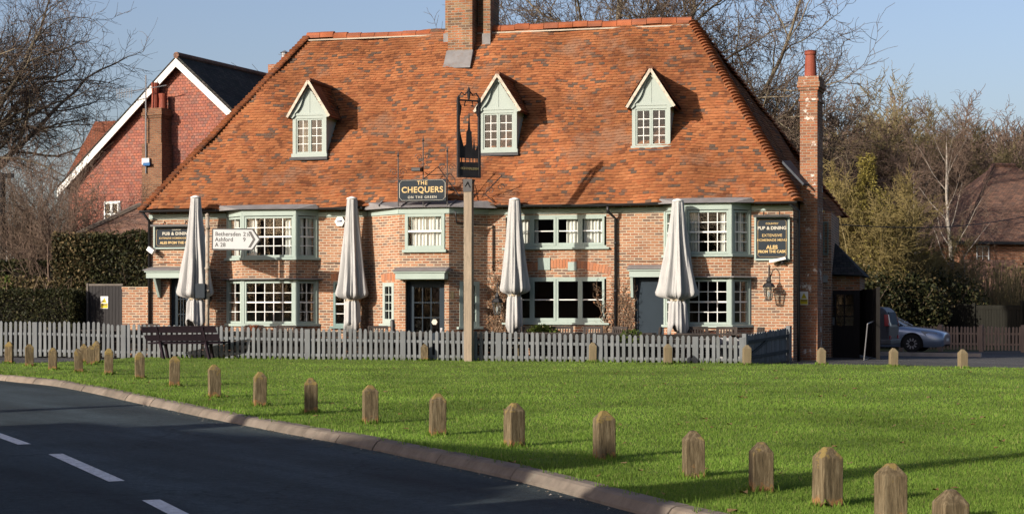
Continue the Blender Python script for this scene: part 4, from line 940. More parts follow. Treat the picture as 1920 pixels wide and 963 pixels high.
# ================================================================== parasols
def parasol(idx, u, v, ztop, ztie, zbot, rmax, label):
    t = thing('parasol', label, 'parasol', L2W(u, v, ztl(u, v)+.02), random.uniform(0, 6), 'closed grey parasols on the terrace')
    z0 = ztl(u, v)+.02; zt_, zi, zb = ztop-z0, ztie-z0, zbot-z0; rng = random.Random(idx+3)
    ph = [rng.uniform(0, 6.28) for _ in range(4)]; am = [rng.uniform(.75, 1.25) for _ in range(8)]
    def fold(th, z):
        s = clamp((zt_-z)/(zt_-zi)); k = th/(2*math.pi)*8; a = am[int(k) % 8]
        f = math.cos(8*th+ph[0]+.35*math.sin(3*z+ph[1]))+.35*math.cos(16*th+ph[2]+.8*math.sin(2.1*z))+.25*math.cos(5*th+ph[3]-z)+.3*math.cos(23*th+ph[1]+1.3*math.sin(1.7*z))+.18*math.sin(37*th+2*z)
        return 1+(.07+.19*s)*(f*a-.35*abs(math.cos(4*th+ph[0]/2))**.5)
    prof = [(.09, zt_-.02), (.14, zt_-.06)]
    N = 26
    for i in range(1, N):
        s = i/N; z = zt_-.06-(zt_-.06-zi-.22)*s; prof.append((.14+(rmax-.14)*(s**1.15), z))
    prof += [(rmax*1.02, zi+.2), (rmax*.97, zi+.12), (rmax*.8, zi+.07), (rmax*.52, zi+.03), (rmax*.4, zi)]
    prof += [(rmax*.42, zi-.03), (rmax*.5, zi-.1), (rmax*.52, zi-.35), (rmax*.55, zi-.6), (rmax*.58, zb+.08)]
    def fold2(th, z):
        if z > zi: return fold(th, z)
        return 1+.16*math.cos(6*th+ph[1]+z)+.10*math.cos(13*th+ph[0])
    cb = MB(); cb.lathe(prof[::-1], 112, (0, 0, 0), fold2)
    # ragged hanging hem
    o = cb.build('canopy', CANVAS, t, smooth=True, uv=False)
    for vtx in o.data.vertices:
        if vtx.co.z < zb+.12: vtx.co.z += .14*math.sin(3*math.atan2(vtx.co.y, vtx.co.x)+ph[2])+.06*math.sin(7*math.atan2(vtx.co.y, vtx.co.x)+ph[3])
    ti = MB(); ti.lathe([(rmax*.44, zi-.03), (rmax*.47, zi-.01), (rmax*.47, zi+.015), (rmax*.44, zi+.03)], 24, (0, 0, 0), lambda a, z: 1+.07*math.cos(8*a+ph[0])); ti.build('tie_strap', plain('beige strap', (.5, .42, .3)), t)
    cp = MB(); cp.lathe([(.15, zt_-.05), (.16, zt_-.03), (.10, zt_), (.03, zt_+.03)], 20); cp.build('cap', WHITE, t, smooth=True)
    po = MB(); po.tube([(0, 0, 0), (0, 0, zt_-.1)], .04, 10); po.build('pole', STEEL, t)
    bs = MB(); bs.lathe([(.34, 0), (.34, .07), (.08, .09), (.06, .3)], 20); bs.build('base', BLACK, t)
for i, (px, top, tie, bot, half, v, lab) in enumerate(((367, 368, 560, 612, 36, -.8, 'closed grey parasol at the left end, in front of the landscape menu sign'), (660, 370, 562, 619, 30, -.52, 'closed grey parasol left of the front door, hiding the alarm box edge'),
        (965, 372, 553, 628, 29, -.5, 'closed grey parasol just right of the tall timber sign post'), (1271, 374, 562, 628, 35, -1.06, 'closed grey parasol standing before the right end bay window'))):
    u, z1 = F(px, top, v); z2 = F(px, tie, v)[1]; z3 = F(px, bot, v)[1]
    parasol(i, u, v, z1, z2, z3, half*47/3200*.83, lab)

# ================================================================== finger post
b0 = F(389, 660, -2.55); t = thing('finger_post', 'rusty cream finger post with a white arrow sign to Bethersden and Ashford', 'signpost', L2W(b0[0], -2.55, ztl(b0[0], -2.55)), -TH)
RUST = plain('flaking cream paint over rust', (.46, .40, .32), .8, .15, 5., dirt=(.22, .10, .05), bmp=.3)
zt0 = F(389, 405, -2.55)[1]-ztl(b0[0], -2.55)
m = MB(); m.tube([(0, 0, 0), (0, 0, zt0)], .055, 12); m.lathe([(.06, 0), (.07, .02), (.055, .05), (.02, .08)], 10, (0, 0, zt0)); 
for z in (.75, 1.0, 1.45): m.lathe([(.06, 0), (.075, .02), (.075, .06), (.06, .08)], 12, (0, 0, zt0*z/1.6)); 
m.build('pole', RUST, t, smooth=True)
sc_ = 46.7/3200; sz = lambda py: F(440, py, -2.6)[1]-ztl(b0[0], -2.55); M_ = T((0, -.07, 0)) @ Matrix.Rotation(R(-3), 4, 'Z') @ Matrix.Rotation(R(1.2), 4, 'Y')
za, zc = sz(465.5), sz(429.5); x0 = .14; x1 = x0+80*sc_; xt = x0+94*sc_; zm = (za+zc)/2
m = MB(M_); m.prism([(x0, za), (x1, za), (xt, zm), (x1, zc), (x0, zc)], -.012, .012); m.build('sign_plate', plain('weathered white sign', (.56, .58, .59), .5, .03), t)
k = MB(M_); A = [(x0-.02, za-.02), (x1+.01, za-.02), (xt+.025, zm), (x1+.01, zc+.02), (x0-.02, zc+.02)]
for p, q in zip(A, A[1:]+A[:1]): k.beam((p[0], 0, p[1]), (q[0], 0, q[1]), .035, .02, up=(0, 1, 0))
k.build('sign_edge', plain('dark grey sign edge', (.1, .1, .1)), t)
ch_ = MB(M_); ox = .055; h_ = zc-za-.09
ch_.prism([(x1-.11, za+.045), (x1-.03, za+.045), (xt-.1, zm), (x1-.03, zc-.045), (x1-.11, zc-.045), (xt-.18, zm)], -.016, -.0125); ch_.build('chevron', BLACK, t)
hh = zc-za
for body, x, fz in (('Bethersden', x0+.06, .765), ('Ashford', x0+.06, .48), ('A 28', x0+.06, .20), ('2', x0+.90, .765), ('9', x0+.90, .48)): text(body, hh*.30, BLACK, t, M_ @ T((x, -.014, za+hh*fz)), bold=.002, align='LEFT', space=1.06)
text('½', hh*.27, BLACK, t, M_ @ T((x0+1.0, -.014, za+hh*.74)), bold=.002, align='LEFT')
m = MB(T((0, .06, 0)) @ Matrix.Rotation(R(118), 4, 'Z')); m.prism([(.06, za), (1.0, za), (1.15, zm), (1.0, zc), (.06, zc)], -.012, .012); m.build('sign_plate', WHITE, t, label='second arm pointing back towards the pub')
bx = MB(); zq = F(389, 545, -2.6)[1]-ztl(b0[0], -2.55); bx.box(-.3, -.02, -.14, -.01, zq-.2, zq+.2); bx.build('notice_box', SIGNB, t, bevel=.01)

# ================================================================== village sign on a timber post
P0 = ray(879, 676, 44.3); P0.z = zt(P0.x, P0.y)+.05
t = thing('village_sign_post', 'tall square timber post carrying a black iron church silhouette village sign', 'sign post', P0, -TH)
zz = lambda py: CAMZ-(py-HY)*44.3/FPX-P0.z; hw = .108
m = MB(); m.box(-hw, hw, -hw, hw, -.1, zz(358)); m.build('post', POSTWOOD, t, bevel=.012)
m = MB(); m.box(-hw-.012, hw+.012, -hw-.012, hw+.012, zz(360), zz(336)); m.tube([(-.16, 0, zz(338)), (-.05, -.12, zz(350)), (.0, -.14, zz(342)), (.06, -.12, zz(352)), (.16, 0, zz(338))], .02, 5); m.build('iron_cap', BLACK, t)
Mr = Matrix.Rotation(R(43), 4, 'Z'); W2 = .305; zb_, ztop = zz(333), zz(183)
m = MB(Mr)
for x in (-W2, W2): m.box(x-.03, x+.03, -.04, .04, zb_, ztop)
m.box(-W2+.03, W2-.03, -.035, .035, zb_, zb_+.05); m.box(-W2+.03, W2-.03, -.035, .035, ztop-.1, ztop-.06)
m.tube([(-W2, 0, ztop), (-W2*.7, 0, ztop+.12), (-.12, 0, ztop+.06), (0, 0, ztop+.2), (.12, 0, ztop+.06), (W2*.7, 0, ztop+.12), (W2, 0, ztop)], .02, 6); m.lathe([(.03, ztop-.05), (.05, ztop+.1), (.03, ztop+.16), (.045, ztop+.2), (.01, ztop+.28)], 8)
for s_ in (-1, 1):
    m.tube([(s_*W2, 0, ztop-.1), (s_*W2*.75, 0, ztop-.25), (s_*W2*.85, 0, ztop-.45), (s_*W2, 0, ztop-.5)], .025, 5)
    m.tube([(s_*.1, 0, ztop-.1), (s_*.13, 0, ztop-.24), (s_*.06, 0, ztop-.2)], .015, 5)
IRON = plain('weathered black iron', (.035, .033, .036), .6, .25, 5.)
m.build('frame', IRON, t)
m = MB(Mr); zs = zb_+.5; hS = ztop-.35-zs
m.prism([(-W2+.03, zs), (W2-.03, zs), (W2-.03, zs+.38), (W2*.62, zs+.2), (W2*.5, zs+.52), (W2*.38, zs+.2), (.10, zs+.36), (.075, zs+.68), (.04, zs+.74), (.008, zs+hS), (-.03, zs+.74), (-.07, zs+.68), (-.08, zs+.36), (-W2*.5, zs+.3), (-W2+.03, zs+.75)], -.008, .008)
m.build('church_silhouette', IRON, t)
m = MB(Mr); m.box(-W2+.03, W2-.03, -.02, .02, zb_+.051, zb_+.40)
for x in (-.21, -.1, .03, .12, .21): m.box(x-.012, x+.012, -.01, .01, zb_+.40, zs)
m.build('name_panel', IRON, t); text('HIGH HALDEN', .085, plain('faded gilt', (.3, .25, .13)), t, Mr @ T((0, -.024, zb_+.23)), bold=.003)

# ================================================================== bench seen from behind
bc = G(345, 672, .05); t = thing('bench', 'dark plum slatted bench standing on the lawn with its back to the road', 'bench', bc, R(4))
for nm, z0, z1, y in (('back_slat', .70, .86, -.40), ('back_slat', .48, .64, -.31)):
    m = MB(); sh = -.06 if z0 > .6 else .02
    m.hexa([(-.98+sh, y, z0), (.98+sh, y, z0), (.98+sh, y+.035, z0), (-.98+sh, y+.035, z0)], [(-1.03+sh, y-.06, z1+.0), (.93+sh, y-.06, z1+.03), (.93+sh, y-.025, z1+.03), (-1.03+sh, y-.025, z1)]); m.build(nm, BENCHP, t, bevel=.006)
for k in range(3): m = MB(); y = -.24+k*.17; m.box(-.92+k*.08, 1.02+k*.10, y, y+.14, .40+.012*k, .44+.012*k); m.build('seat_slat', BENCHP, t, bevel=.006)
for x in (-.62, .58):
    m = MB(); m.beam((x-.05, -.44, .86), (x+.03, -.24, .42), .05, .06); m.beam((x+.03, -.26, .41), (x+.14, -.38, -.03), .06, .07); m.beam((x+.04, -.22, .385), (x+.1, .28, .39), .05, .05); m.beam((x+.1, .2, .39), (x+.16, .3, -.03), .06, .07); m.build('leg', BENCHP, t)

# ================================================================== bollards
def bollard_mesh(h, seed):
    rg_ = random.Random(seed); m = MB(); a = .093; z1 = h-.085
    j = lambda: rg_.gauss(0, .004)
    c = [(-a+j(), -a+j()), (a+j(), -a+j()), (a+j(), a+j()), (-a+j(), a+j())]
    m.hexa([(*p, -.12) for p in c], [(*p, z1) for p in c]); m.f.pop(1); m.mi.pop()
    sh = [(p[0]*.30, p[1]*.30) for p in c]; i = [m.P((*p, z1)) for p in c]; m.v = m.v[:-4]; i = [4, 5, 6, 7]
    k = [m.P((*p, h+j())) for p in sh]
    for q in range(4): m.fa([i[q], i[(q+1) % 4], k[(q+1) % 4], k[q]])
    m.fa(k); return m
ORD = ['first', 'second', 'third', 'fourth', 'fifth', 'sixth', 'seventh', 'eighth', 'ninth', 'tenth', 'eleventh', 'twelfth', 'thirteenth', 'fourteenth', 'fifteenth', 'sixteenth', 'seventeenth', 'eighteenth', 'nineteenth']
kerb_row = [(1782, 1040, 916), (1670, 989, 867), (1551, 950, 836), (1427, 923, 828), (1300, 896, 806), (1132, 861, 769), (965, 838, 755), (820, 817, 737), (694, 795, 721), (583, 776, 708), (487, 762, 697), (402, 746, 683), (327, 725, 667), (262, 711, 660), (204, 703, 653), (148, 699, 654), (99, 694, 652), (55, 687, 645), (17, 682, 641)]
far_row = [(604, 672, 637), (796, 677, 645), (972, 677, 641), (1111, 679.5, 642), (1252, 683, 645), (1400, 685, 647), (1540, 684, 652), (1675, 688, 653), (1805, 691, 655)]
far_lab = ['short weathered post against the picket fence, leftmost of the fence side row', 'dark weathered post against the fence left of the village sign', 'pale oak post on the grass just right of the village sign', 'pale oak post at the fence below the wide four-light window', 'pale oak post at the fence in front of the rightmost parasol', 'pale oak post at the corner beside the terrace gate', 'pale oak post at the lawn edge below the slender chimney', 'pale oak post at the lawn edge in front of the dark van', 'pale oak post at the far right lawn edge by the car park']
clus = [(158, 680, 645), (170, 684.5, 648), (181, 681, 640)]; clus_lab = ['leftmost and most hidden of three posts clustered behind the kerbside row', 'front post of the three clustered behind the kerbside row', 'tallest mossy post of the three clustered behind the kerbside row']
def bollard(px, pb, pt_, lab, grp, seed, mat, rot):
    b = G(px, pb-1.2, .05); h = (pb-pt_)*b.y/FPX*.985
    o = bollard_mesh(h, seed).build('bollard', mat, bevel=.008); o.location = b; o.rotation_euler = (random.gauss(0, .022), random.gauss(0, .022), rot+random.gauss(0, .09))
    tag(o, lab, 'bollard', grp); return b
feet = []
for i, (px, pb, pt_) in enumerate(kerb_row):
    lab = ['weathered oak bollard cut by the bottom picture edge, nearest of the kerbside row', 'weathered oak bollard, second nearest of the kerbside row'][i] if i < 2 else ('weathered oak bollard in the kerbside row, %s counted from the near right end' % ORD[i]) if i < 18 else 'weathered oak bollard at the far left end of the kerbside row'
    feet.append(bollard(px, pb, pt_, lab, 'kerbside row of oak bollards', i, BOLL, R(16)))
BOLL2 = plain('pale bollard oak', (.23, .18, .11), .85, .2, 3., stretch=(9, 9, .7), bmp=.3, dirt=(.2, .19, .09))
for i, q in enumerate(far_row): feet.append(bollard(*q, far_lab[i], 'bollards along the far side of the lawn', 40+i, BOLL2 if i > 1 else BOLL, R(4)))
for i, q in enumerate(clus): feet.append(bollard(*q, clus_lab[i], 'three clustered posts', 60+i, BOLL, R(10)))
tf = []
for f_ in feet:
    for k in range(16): a = k/16*6.283; tf.append((f_.x+.12*math.cos(a), f_.y+.12*math.sin(a), f_.z))
tufts('post_foot_grass', tf, 9, .05, .03, .085, 'uncut grass growing around the foot of the bollards', GR)
mk = G(738, 673, .05); t = thing('marker_post', 'round black marker post with a white band before the picket fence', 'marker post', mk, 0)
h = 74*mk.y/FPX; M_ = Matrix.Rotation(R(-1.5), 4, 'Y')
m = MB(M_); m.lathe([(.06, -.05), (.06, h-.03), (.045, h), (.0, h+.005)], 16); m.build('shaft', BLACK, t, smooth=True); m = MB(M_); m.lathe([(.0625, h*.33), (.0635, h*.335), (.0635, h*.695), (.0625, h*.70)], 16); m.build('white_band', WHITE, t)

# ================================================================== terrace furniture
def chair_thing(loc, rz, label):
    t = thing('garden_chair', label, 'chair', loc, rz, 'dark garden chairs on the terrace')
    m = MB()
    for k in range(6): m.box(-.25, .25, -.25+k*.085, -.18+k*.085, .42, .445)
    m.build('seat', TEAK, t)
    b = MB()
    for k in range(7): b.beam((-.22+k*.073, .26, .47), (-.22+k*.073, .36, .86), .035, .018)
    b.beam((-.27, .365, .88), (.27, .365, .88), .03, .07); b.build('backrest', TEAK, t)
    for x in (-.26, .26):
        a = MB(); a.beam((x, -.26, 0), (x, -.26, .64), .045); a.build('leg', TEAK, t); a = MB(); a.beam((x, .24, 0), (x, .36, .9), .045); a.build('leg', TEAK, t); a = MB(); a.box(x-.03, x+.03, -.3, .3, .64, .665); a.build('armrest', TEAK, t)
    return t
def table_thing(loc, rz, label, L=1.7):
    t = thing('picnic_table', label, 'picnic table', loc, rz, 'dark picnic tables on the terrace')
    m = MB()
    for k in range(6): m.box(-L/2, L/2, -.42+k*.142, -.29+k*.142, .72, .755)
    m.build('table_top', TEAK, t)
    for y in (-.72, .50):
        m = MB(); m.box(-L/2, L/2, y, y+.10, .43, .465); m.box(-L/2, L/2, y+.115, y+.22, .43, .465); m.build('bench_seat', TEAK, t)
    for x in (-L/2+.25, L/2-.25):
        a = MB(); a.beam((x, -.25, .72), (x, -.68, 0), .09, .04); a.beam((x, .25, .72), (x, .68, 0), .09, .04); a.beam((x+.045, -.72, .40), (x+.045, .72, .40), .035, .1); a.build('trestle', TEAK, t)
    return t
tz = lambda u, v: L2W(u, v, ztl(u, v)+.02)
tabs = [(-.2, 'picnic table at the far left end of the terrace'), (2.0, 'picnic table behind the bench'), (4.1, 'picnic table below the left bay window'), (6.2, 'picnic table beside the second parasol'), (8.3, 'picnic table in front of the front door'), (10.4, 'picnic table behind the village sign post'), (12.4, 'picnic table below the wide four-light window'), (14.4, 'picnic table in front of the right side door'), (16.7, 'picnic table below the right end bay')]
T0 = table_thing(tz(tabs[0][0], -1.95), -TH, 'dark '+tabs[0][1])
for u, l in tabs[1:]: dup(T0, tz(u, -1.95+random.gauss(0, .05)), -TH+random.gauss(0, .04), 'dark '+l)
chs = [(.3, -.9, 0, 'left end table, far side'), (3.7, -1.35, 0, 'left bay table, far left'), (4.7, -1.35, .1, 'left bay table, far right'), (7.5, -1.5, .2, 'right of the second parasol'), 
       (11.95, -1.25, .75, 'four-light window table, turned at its left corner'), (12.62, -1.3, .05, 'four-light window table, back towards the wall'), (13.35, -1.15, -.15, 'four-light window table, right beside the drainpipe'), (14.0, -1.4, -.6, 'right side door table, beside the doorway'), (15.05, -1.9, -1.5, 'right side door table, turned at its right end'),
       (16.35, -1.25, .3, 'right bay table, far left'), (17.0, -1.3, -.05, 'right bay table, far right'), (17.65, -1.75, -1.2, 'right bay table, turned at its right end by the gate')]
C0 = chair_thing(tz(chs[0][0], chs[0][1]), -TH+chs[0][2], 'dark slatted garden chair at the '+chs[0][3])
for u, v, a, l in chs[1:]: dup(C0, tz(u, v), -TH+a, ('dark slatted garden chair ' if l.startswith('right of') or l.startswith('right end of') else 'dark garden chair at the ')+l)
for i, (u, lab) in enumerate(((-2.0, 'added dark bench backing the fence gaps at the far left'), (.6, 'added dark bench backing the fence gaps behind the lawn bench'), (3.1, 'added dark bench backing the fence gaps below the left bay'), (5.6, 'added dark bench backing the fence gaps below the second parasol'), (8.2, 'added dark bench backing the fence gaps before the front door'), (10.8, 'added dark bench backing the fence gaps right of the village sign'), (13.3, 'added dark bench backing the fence gaps below the four-light window'), (15.8, 'added dark bench backing the fence gaps before the right end bay'))):
    if i == 0:
        t = B0 = thing('gap_backing_bench', lab, 'bench', tz(u, -2.55), -TH, 'added dark benches backing the fence gaps')  # benches added so their closed backs darken the fence gaps
        m = MB()
        for k in range(5): m.box(-1.18, 1.18, -.06, -.035, .12+k*.125, .12+k*.125+.118)
        m.build('backrest', BENCHD, t); m = MB()
        for k in range(4): m.box(-1.18, 1.18, -.03+k*.11, .07+k*.11, .40, .425)
        m.build('seat', BENCHD, t)
        for x in (-1.1, 0, 1.1):
            for y in (-.034, .34): m = MB(); m.box(x-.035, x+.035, y, y+.034, 0, .399); m.build('leg', BENCHD, t)
    else: dup(B0, tz(u, -2.55), -TH, lab)
# planters
def leaves_np(name, n, c, rad, size, mat, parent, up=.6):
    th_ = RNG.uniform(0, 6.283, n); ph_ = RNG.uniform(-1, 1, n); rr = RNG.uniform(.2, 1, n)**.6
    P_ = np.stack([rr*np.cos(th_)*np.sqrt(1-ph_**2), rr*np.sin(th_)*np.sqrt(1-ph_**2), rr*ph_], 1)*np.array(rad)+np.array(c)
    return leaf_quads(name, P_, size, mat, parent)
def leaf_quads(name, P_, size, mat, parent, asp=2.):
    n = len(P_); d = RNG.normal(0, 1, (n, 3)); d /= np.linalg.norm(d, axis=1, keepdims=True); e = np.cross(d, RNG.normal(0, 1, (n, 3))); e /= np.linalg.norm(e, axis=1, keepdims=True)
    s = RNG.uniform(.6, 1.3, (n, 1))*size
    V = np.stack([P_-d*s, P_+e*s/asp, P_+d*s, P_-e*s/asp], 1).reshape(-1, 3)
    return np_mesh(name, V, np.arange(n*4).reshape(-1, 4), mat, parent)
LEAFG = island('bright evergreen leaf', [(0, (.06, .10, .02)), (.6, (.12, .17, .035)), (1, (.2, .24, .06))], .5, trans=.3)
LEAFD = island('dark hedge leaf', [(0, (.02, .026, .011)), (.6, (.042, .048, .018)), (1, (.095, .085, .035))], .55, trans=.15)
LEAFB = island('brown hedge leaf', [(0, (.07, .055, .028)), (.6, (.15, .115, .055)), (1, (.27, .2, .10))], .7, trans=.2)
GRASSR = island('copper grass blade', [(0, (.28, .07, .035)), (.6, (.42, .14, .07)), (1, (.5, .26, .14))], .6, trans=.3)
def blades(name, n, c, h, spread, w, mat, parent):
    a = RNG.uniform(0, 6.283, n); l = RNG.uniform(.4, 1, n); hh = h*RNG.uniform(.6, 1.1, n); V = []; Fc = []
    for k in range(n):
        p = np.array(c)+np.array([math.cos(a[k]), math.sin(a[k]), 0])*RNG.uniform(0, .3)*spread; o = np.array([math.cos(a[k]), math.sin(a[k]), 0])*spread*l[k]; t_ = np.array([-math.sin(a[k]), math.cos(a[k]), 0])*w
        i = len(V); V += [p-t_, p+t_, p+o*.45+t_+[0, 0, hh[k]*.8], p+o*.45-t_+[0, 0, hh[k]*.8], p+o+[0, 0, hh[k]*(1-.35*l[k])]]
        Fc += [(i, i+1, i+2, i+3), (i+3, i+2, i+4, i+4)]
    return MBfaces(name, V, Fc, mat, parent)
def MBfaces(name, V, Fc, mat, parent):
    me = bpy.data.meshes.new(name); me.from_pydata([tuple(v) for v in V], [], [f if f[2] != f[3] else f[:3] for f in Fc]); me.update(); return link_mesh(name, me, mat, parent)
def trough(u, v, L, label, plantfn, mat, h=.5):
    t = thing('planter', label, 'planter', tz(u, v), -TH)
    m = MB(); m.hexa([(-L/2+.03, -.17, 0), (L/2-.03, -.17, 0), (L/2-.03, .17, 0), (-L/2+.03, .17, 0)], [(-L/2, -.2, h), (L/2, -.2, h), (L/2, .2, h), (-L/2, .2, h)]); m.build('trough', mat, t, bevel=.01); plantfn(t, h); return t
GREYP = plain('pale grey planter', (.5, .5, .5), .7, .1)
trough(3.75, -.95, 1.1, 'planter with copper red grass under the left bay window', lambda t, h: (blades('grass_plant', 160, (-.05, 0, h), .55, .42, .012, GRASSR, t)), BLACK, .45)
trough(4.75, -.95, .7, 'planter with low green leaves under the right part of the left bay', lambda t, h: leaves_np('leaves', 320, (0, 0, h+.1), (.4, .22, .2), .05, LEAFG, t), BLACK, .45)
trough(12.15, -1.0, .8, 'grey pot with a bushy bright green plant under the four-light window', lambda t, h: (leaves_np('leaves', 600, (-.1, 0, h+.18), (.5, .3, .3), .07, LEAFG, t), blades('stems', 120, (-.1, 0, h), .55, .5, .012, LEAFG, t)), GREYP, .48)
trough(15.6, -1.05, 1.0, 'pale grey trough left of the rightmost parasol foot', lambda t, h: leaves_np('leaves', 120, (0, 0, h+.03), (.4, .15, .08), .03, LEAFB, t), GREYP, .62)
trough(16.75, -.85, 1.4, 'pale grey trough with reddish leaves under the right end bay', lambda t, h: leaves_np('leaves', 220, (0, 0, h+.05), (.65, .16, .1), .035, GRASSR, t), GREYP, .62)
trough(14.75, -2.55, .7, 'low planter with yellow green foliage behind the fence', lambda t, h: leaves_np('leaves', 360, (0, 0, h+.12), (.38, .25, .25), .05, LEAFG, t), BLACK, .5)
trough(7.45, -1.1, .55, 'small pot with twiggy plant left of the front door', lambda t, h: leaves_np('leaves', 130, (0, 0, h+.12), (.22, .15, .2), .03, LEAFB, t), BLACK, .45)
# bare climbers on the wall
def climber(name, u0, u1, z1, n, label, seed, off=None):
    rg_ = random.Random(seed); m = MB(); lv = []
    for k in range(n):
        u = rg_.uniform(u0, u1)*.5+(u0+u1)*.25; z = 0; p = []; zmax = z1*rg_.uniform(.55, 1)
        while z < zmax:
            du = off(u) if off else 0
            p.append((u, -.02-.03*rg_.random()+du, z)); u = clamp(u+rg_.gauss(0, .05), u0, u1); z += rg_.uniform(.05, .12)
            if rg_.random() < .75: lv.append((u+rg_.gauss(0, .06), -.035-.03*rg_.random()+du, z))
            if rg_.random() < .3 and p:
                q = p[-1]; m.tube([q, (clamp(q[0]+rg_.gauss(0, .16), u0-.1, u1+.1), q[1]-.02, q[2]+.1), (clamp(q[0]+rg_.gauss(0, .22), u0-.1, u1+.1), q[1]-.02, q[2]+.22)], [.007, .005, .003], 3)
        if len(p) > 2: m.tube(p, [.014*(1-i/len(p))+.004 for i in range(len(p))], 4)
    t = thing(name, label, 'climbing plant', tz(0, 0), -TH); m.build('stems', plain('dry climber stem', (.22, .15, .1), .9), t, uv=False)
    leaf_quads('dry_leaves', np.array(lv), .035, island('dry climber leaf', [(0, (.22, .10, .05)), (1, (.42, .24, .13))]), t)
climber('climbing_plant', 13.95, 14.38, 2.45, 16, 'dry brown climber between the drainpipe and the right side door', 1)
climber('climbing_plant', 13.35, 13.8, 2.3, 7, 'thin bare climber left of the drainpipe', 2)
climber('climbing_plant', 10.25, 10.95, 2.75, 22, 'dense bare climber on the shaded wall behind the third parasol', 3)
climber('climbing_plant', 6.45, 6.75, 2.5, 7, 'thin dry climber beside the second parasol', 4)

# ================================================================== car, van, gates at the right
def rot2(x, y, a): return x*math.cos(a)-y*math.sin(a), x*math.sin(a)+y*math.cos(a)
def wheel(t, x, y, r, w, name='wheel'):
    m = MB(T((x, y, r)) @ Matrix.Rotation(R(90), 4, 'X')); m.lathe([(r*.62, -w/2), (r*.9, -w/2), (r, -w/2+.03), (r, w/2-.03), (r*.9, w/2), (r*.62, w/2)], 28); o = m.build(name, plain('tyre rubber', (.02, .02, .02), .8), t)
    q = MB(T((x, y, r)) @ Matrix.Rotation(R(90), 4, 'X')); s_ = 1 if y < 0 else -1
    q.lathe([(r*.61, -w*.3), (r*.64, s_*w/2*.98)], 28)
    for k in range(10):
        a = k*math.pi/5; q.beam((.05*math.cos(a), .05*math.sin(a), s_*w*.42), (r*.6*math.cos(a), r*.6*math.sin(a), s_*w*.46), .05, .03)
    q.build('rim', STEEL, o)
def loft_body(name, secs, mat, parent, smooth=True):
    m = MB(); rings = [[m.P(p) for p in s] for s in secs]; n = len(rings[0])
    for A, B in zip(rings, rings[1:]):
        for k in range(n-1): m.fa([A[k], A[k+1], B[k+1], B[k]])
    m.fa(rings[0][::-1]); m.fa(rings[-1]); 
    o = m.build(name, mat, parent, smooth=smooth, uv=False)
    b = o.modifiers.new('s', 'SUBSURF'); b.levels = 2; b.render_levels = 2
    return o
PAINT = bpy.data.materials.new('silver blue car paint'); PAINT.use_nodes = True; pb_ = PAINT.node_tree.nodes['Principled BSDF']; pb_.inputs['Base Color'].default_value = (.17, .215, .29, 1); pb_.inputs['Metallic'].default_value = .55; pb_.inputs['Roughness'].default_value = .32; pb_.inputs['Coat Weight'].default_value = .8
VANP = bpy.data.materials.new('dark grey van paint'); VANP.use_nodes = True; pb_ = VANP.node_tree.nodes['Principled BSDF']; pb_.inputs['Base Color'].default_value = (.035, .034, .038, 1); pb_.inputs['Roughness'].default_value = .45; pb_.inputs['Specular IOR Level'].default_value = .3
CARGL = plain('tinted car glass', (.02, .026, .032), .2, .05, spec=.2)
REDL = plain('red lamp lens', (.4, .012, .015), .2, .05, spec=.6); CLEARL = plain('clear lamp lens', (.55, .58, .6), .12, .05, spec=.8); DARKL = plain('headlamp glass', (.10, .12, .14), .08, .1, spec=.8)
cp = G(1711, 660.5, 0); ca = R(-24); wx, wy = rot2(1.42, -.78, ca)
CAR = thing('car', 'silver blue saloon car with its nose past the rear of the dark van', 'car', (cp.x-wx, cp.y-wy, zt(cp.x, cp.y)), ca)
# sections along x: (x, half width, sill z, shoulder z, top z, top half width)
secs = []
for x, hw, zs, zm, zt_, tw in ((-2.38, .70, .42, .72, .84, .60), (-2.28, .82, .28, .78, .98, .68), (-1.7, .90, .22, .84, 1.05, .74), (-1.0, .92, .2, .85, 1.0, .78), (0, .92, .2, .84, .98, .80), (.75, .92, .2, .82, .97, .80), (1.1, .92, .2, .80, .95, .78), (1.6, .91, .2, .76, .88, .74), (2.05, .89, .2, .72, .84, .70), (2.36, .84, .2, .66, .76, .62), (2.50, .74, .24, .60, .70, .56), (2.53, .66, .30, .54, .62, .50)):
    secs.append([(x, -hw*.92, zs), (x, -hw, zs+.15), (x, -hw, (zs+zm)/2+.06), (x, -hw*.97, zm), (x, -tw, zt_), (x, 0, zt_+.025), (x, tw, zt_), (x, hw*.97, zm), (x, hw, (zs+zm)/2+.06), (x, hw, zs+.15), (x, hw*.92, zs)])
BODY = loft_body('body', secs, PAINT, CAR)
secs = []
for x, b, tz_, tw in ((-1.75, .74, 1.03, .72), (-1.3, .78, 1.28, .62), (-.6, .80, 1.44, .58), (.1, .80, 1.46, .58), (.55, .80, 1.30, .62), (1.12, .78, .96, .74)):
    secs.append([(x, -b, .93), (x, -(b+tw)/2-.01, (.93+tz_)/2), (x, -tw, tz_-.02), (x, 0, tz_+.02), (x, tw, tz_-.02), (x, (b+tw)/2+.01, (.93+tz_)/2), (x, b, .93)])
GH = loft_body('windows', secs, CARGL, CAR)
secs = []
for x, tz_, tw in ((-1.15, 1.345, .58), (-.6, 1.465, .56), (.05, 1.485, .56), (.4, 1.385, .60)): secs.append([(x, -tw-.02, tz_-.05), (x, -tw+.03, tz_+.0), (x, 0, tz_+.025), (x, tw-.03, tz_), (x, tw+.02, tz_-.05)])
loft_body('roof', secs, PAINT, CAR)
m = MB()
for s_ in (-1, 1): m.beam((.36, s_*.585, 1.385), (1.14, s_*.745, .955), .045, .03); m.beam((-1.2, s_*.61, 1.33), (-1.72, s_*.73, 1.02), .08, .05); m.beam((-.3, s_*.63, 1.42), (-.35, s_*.81, .95), .06, .03)
m.build('pillars', PAINT, CAR)
ARCHM = plain('arch shadow black', (.012, .012, .012), .9)
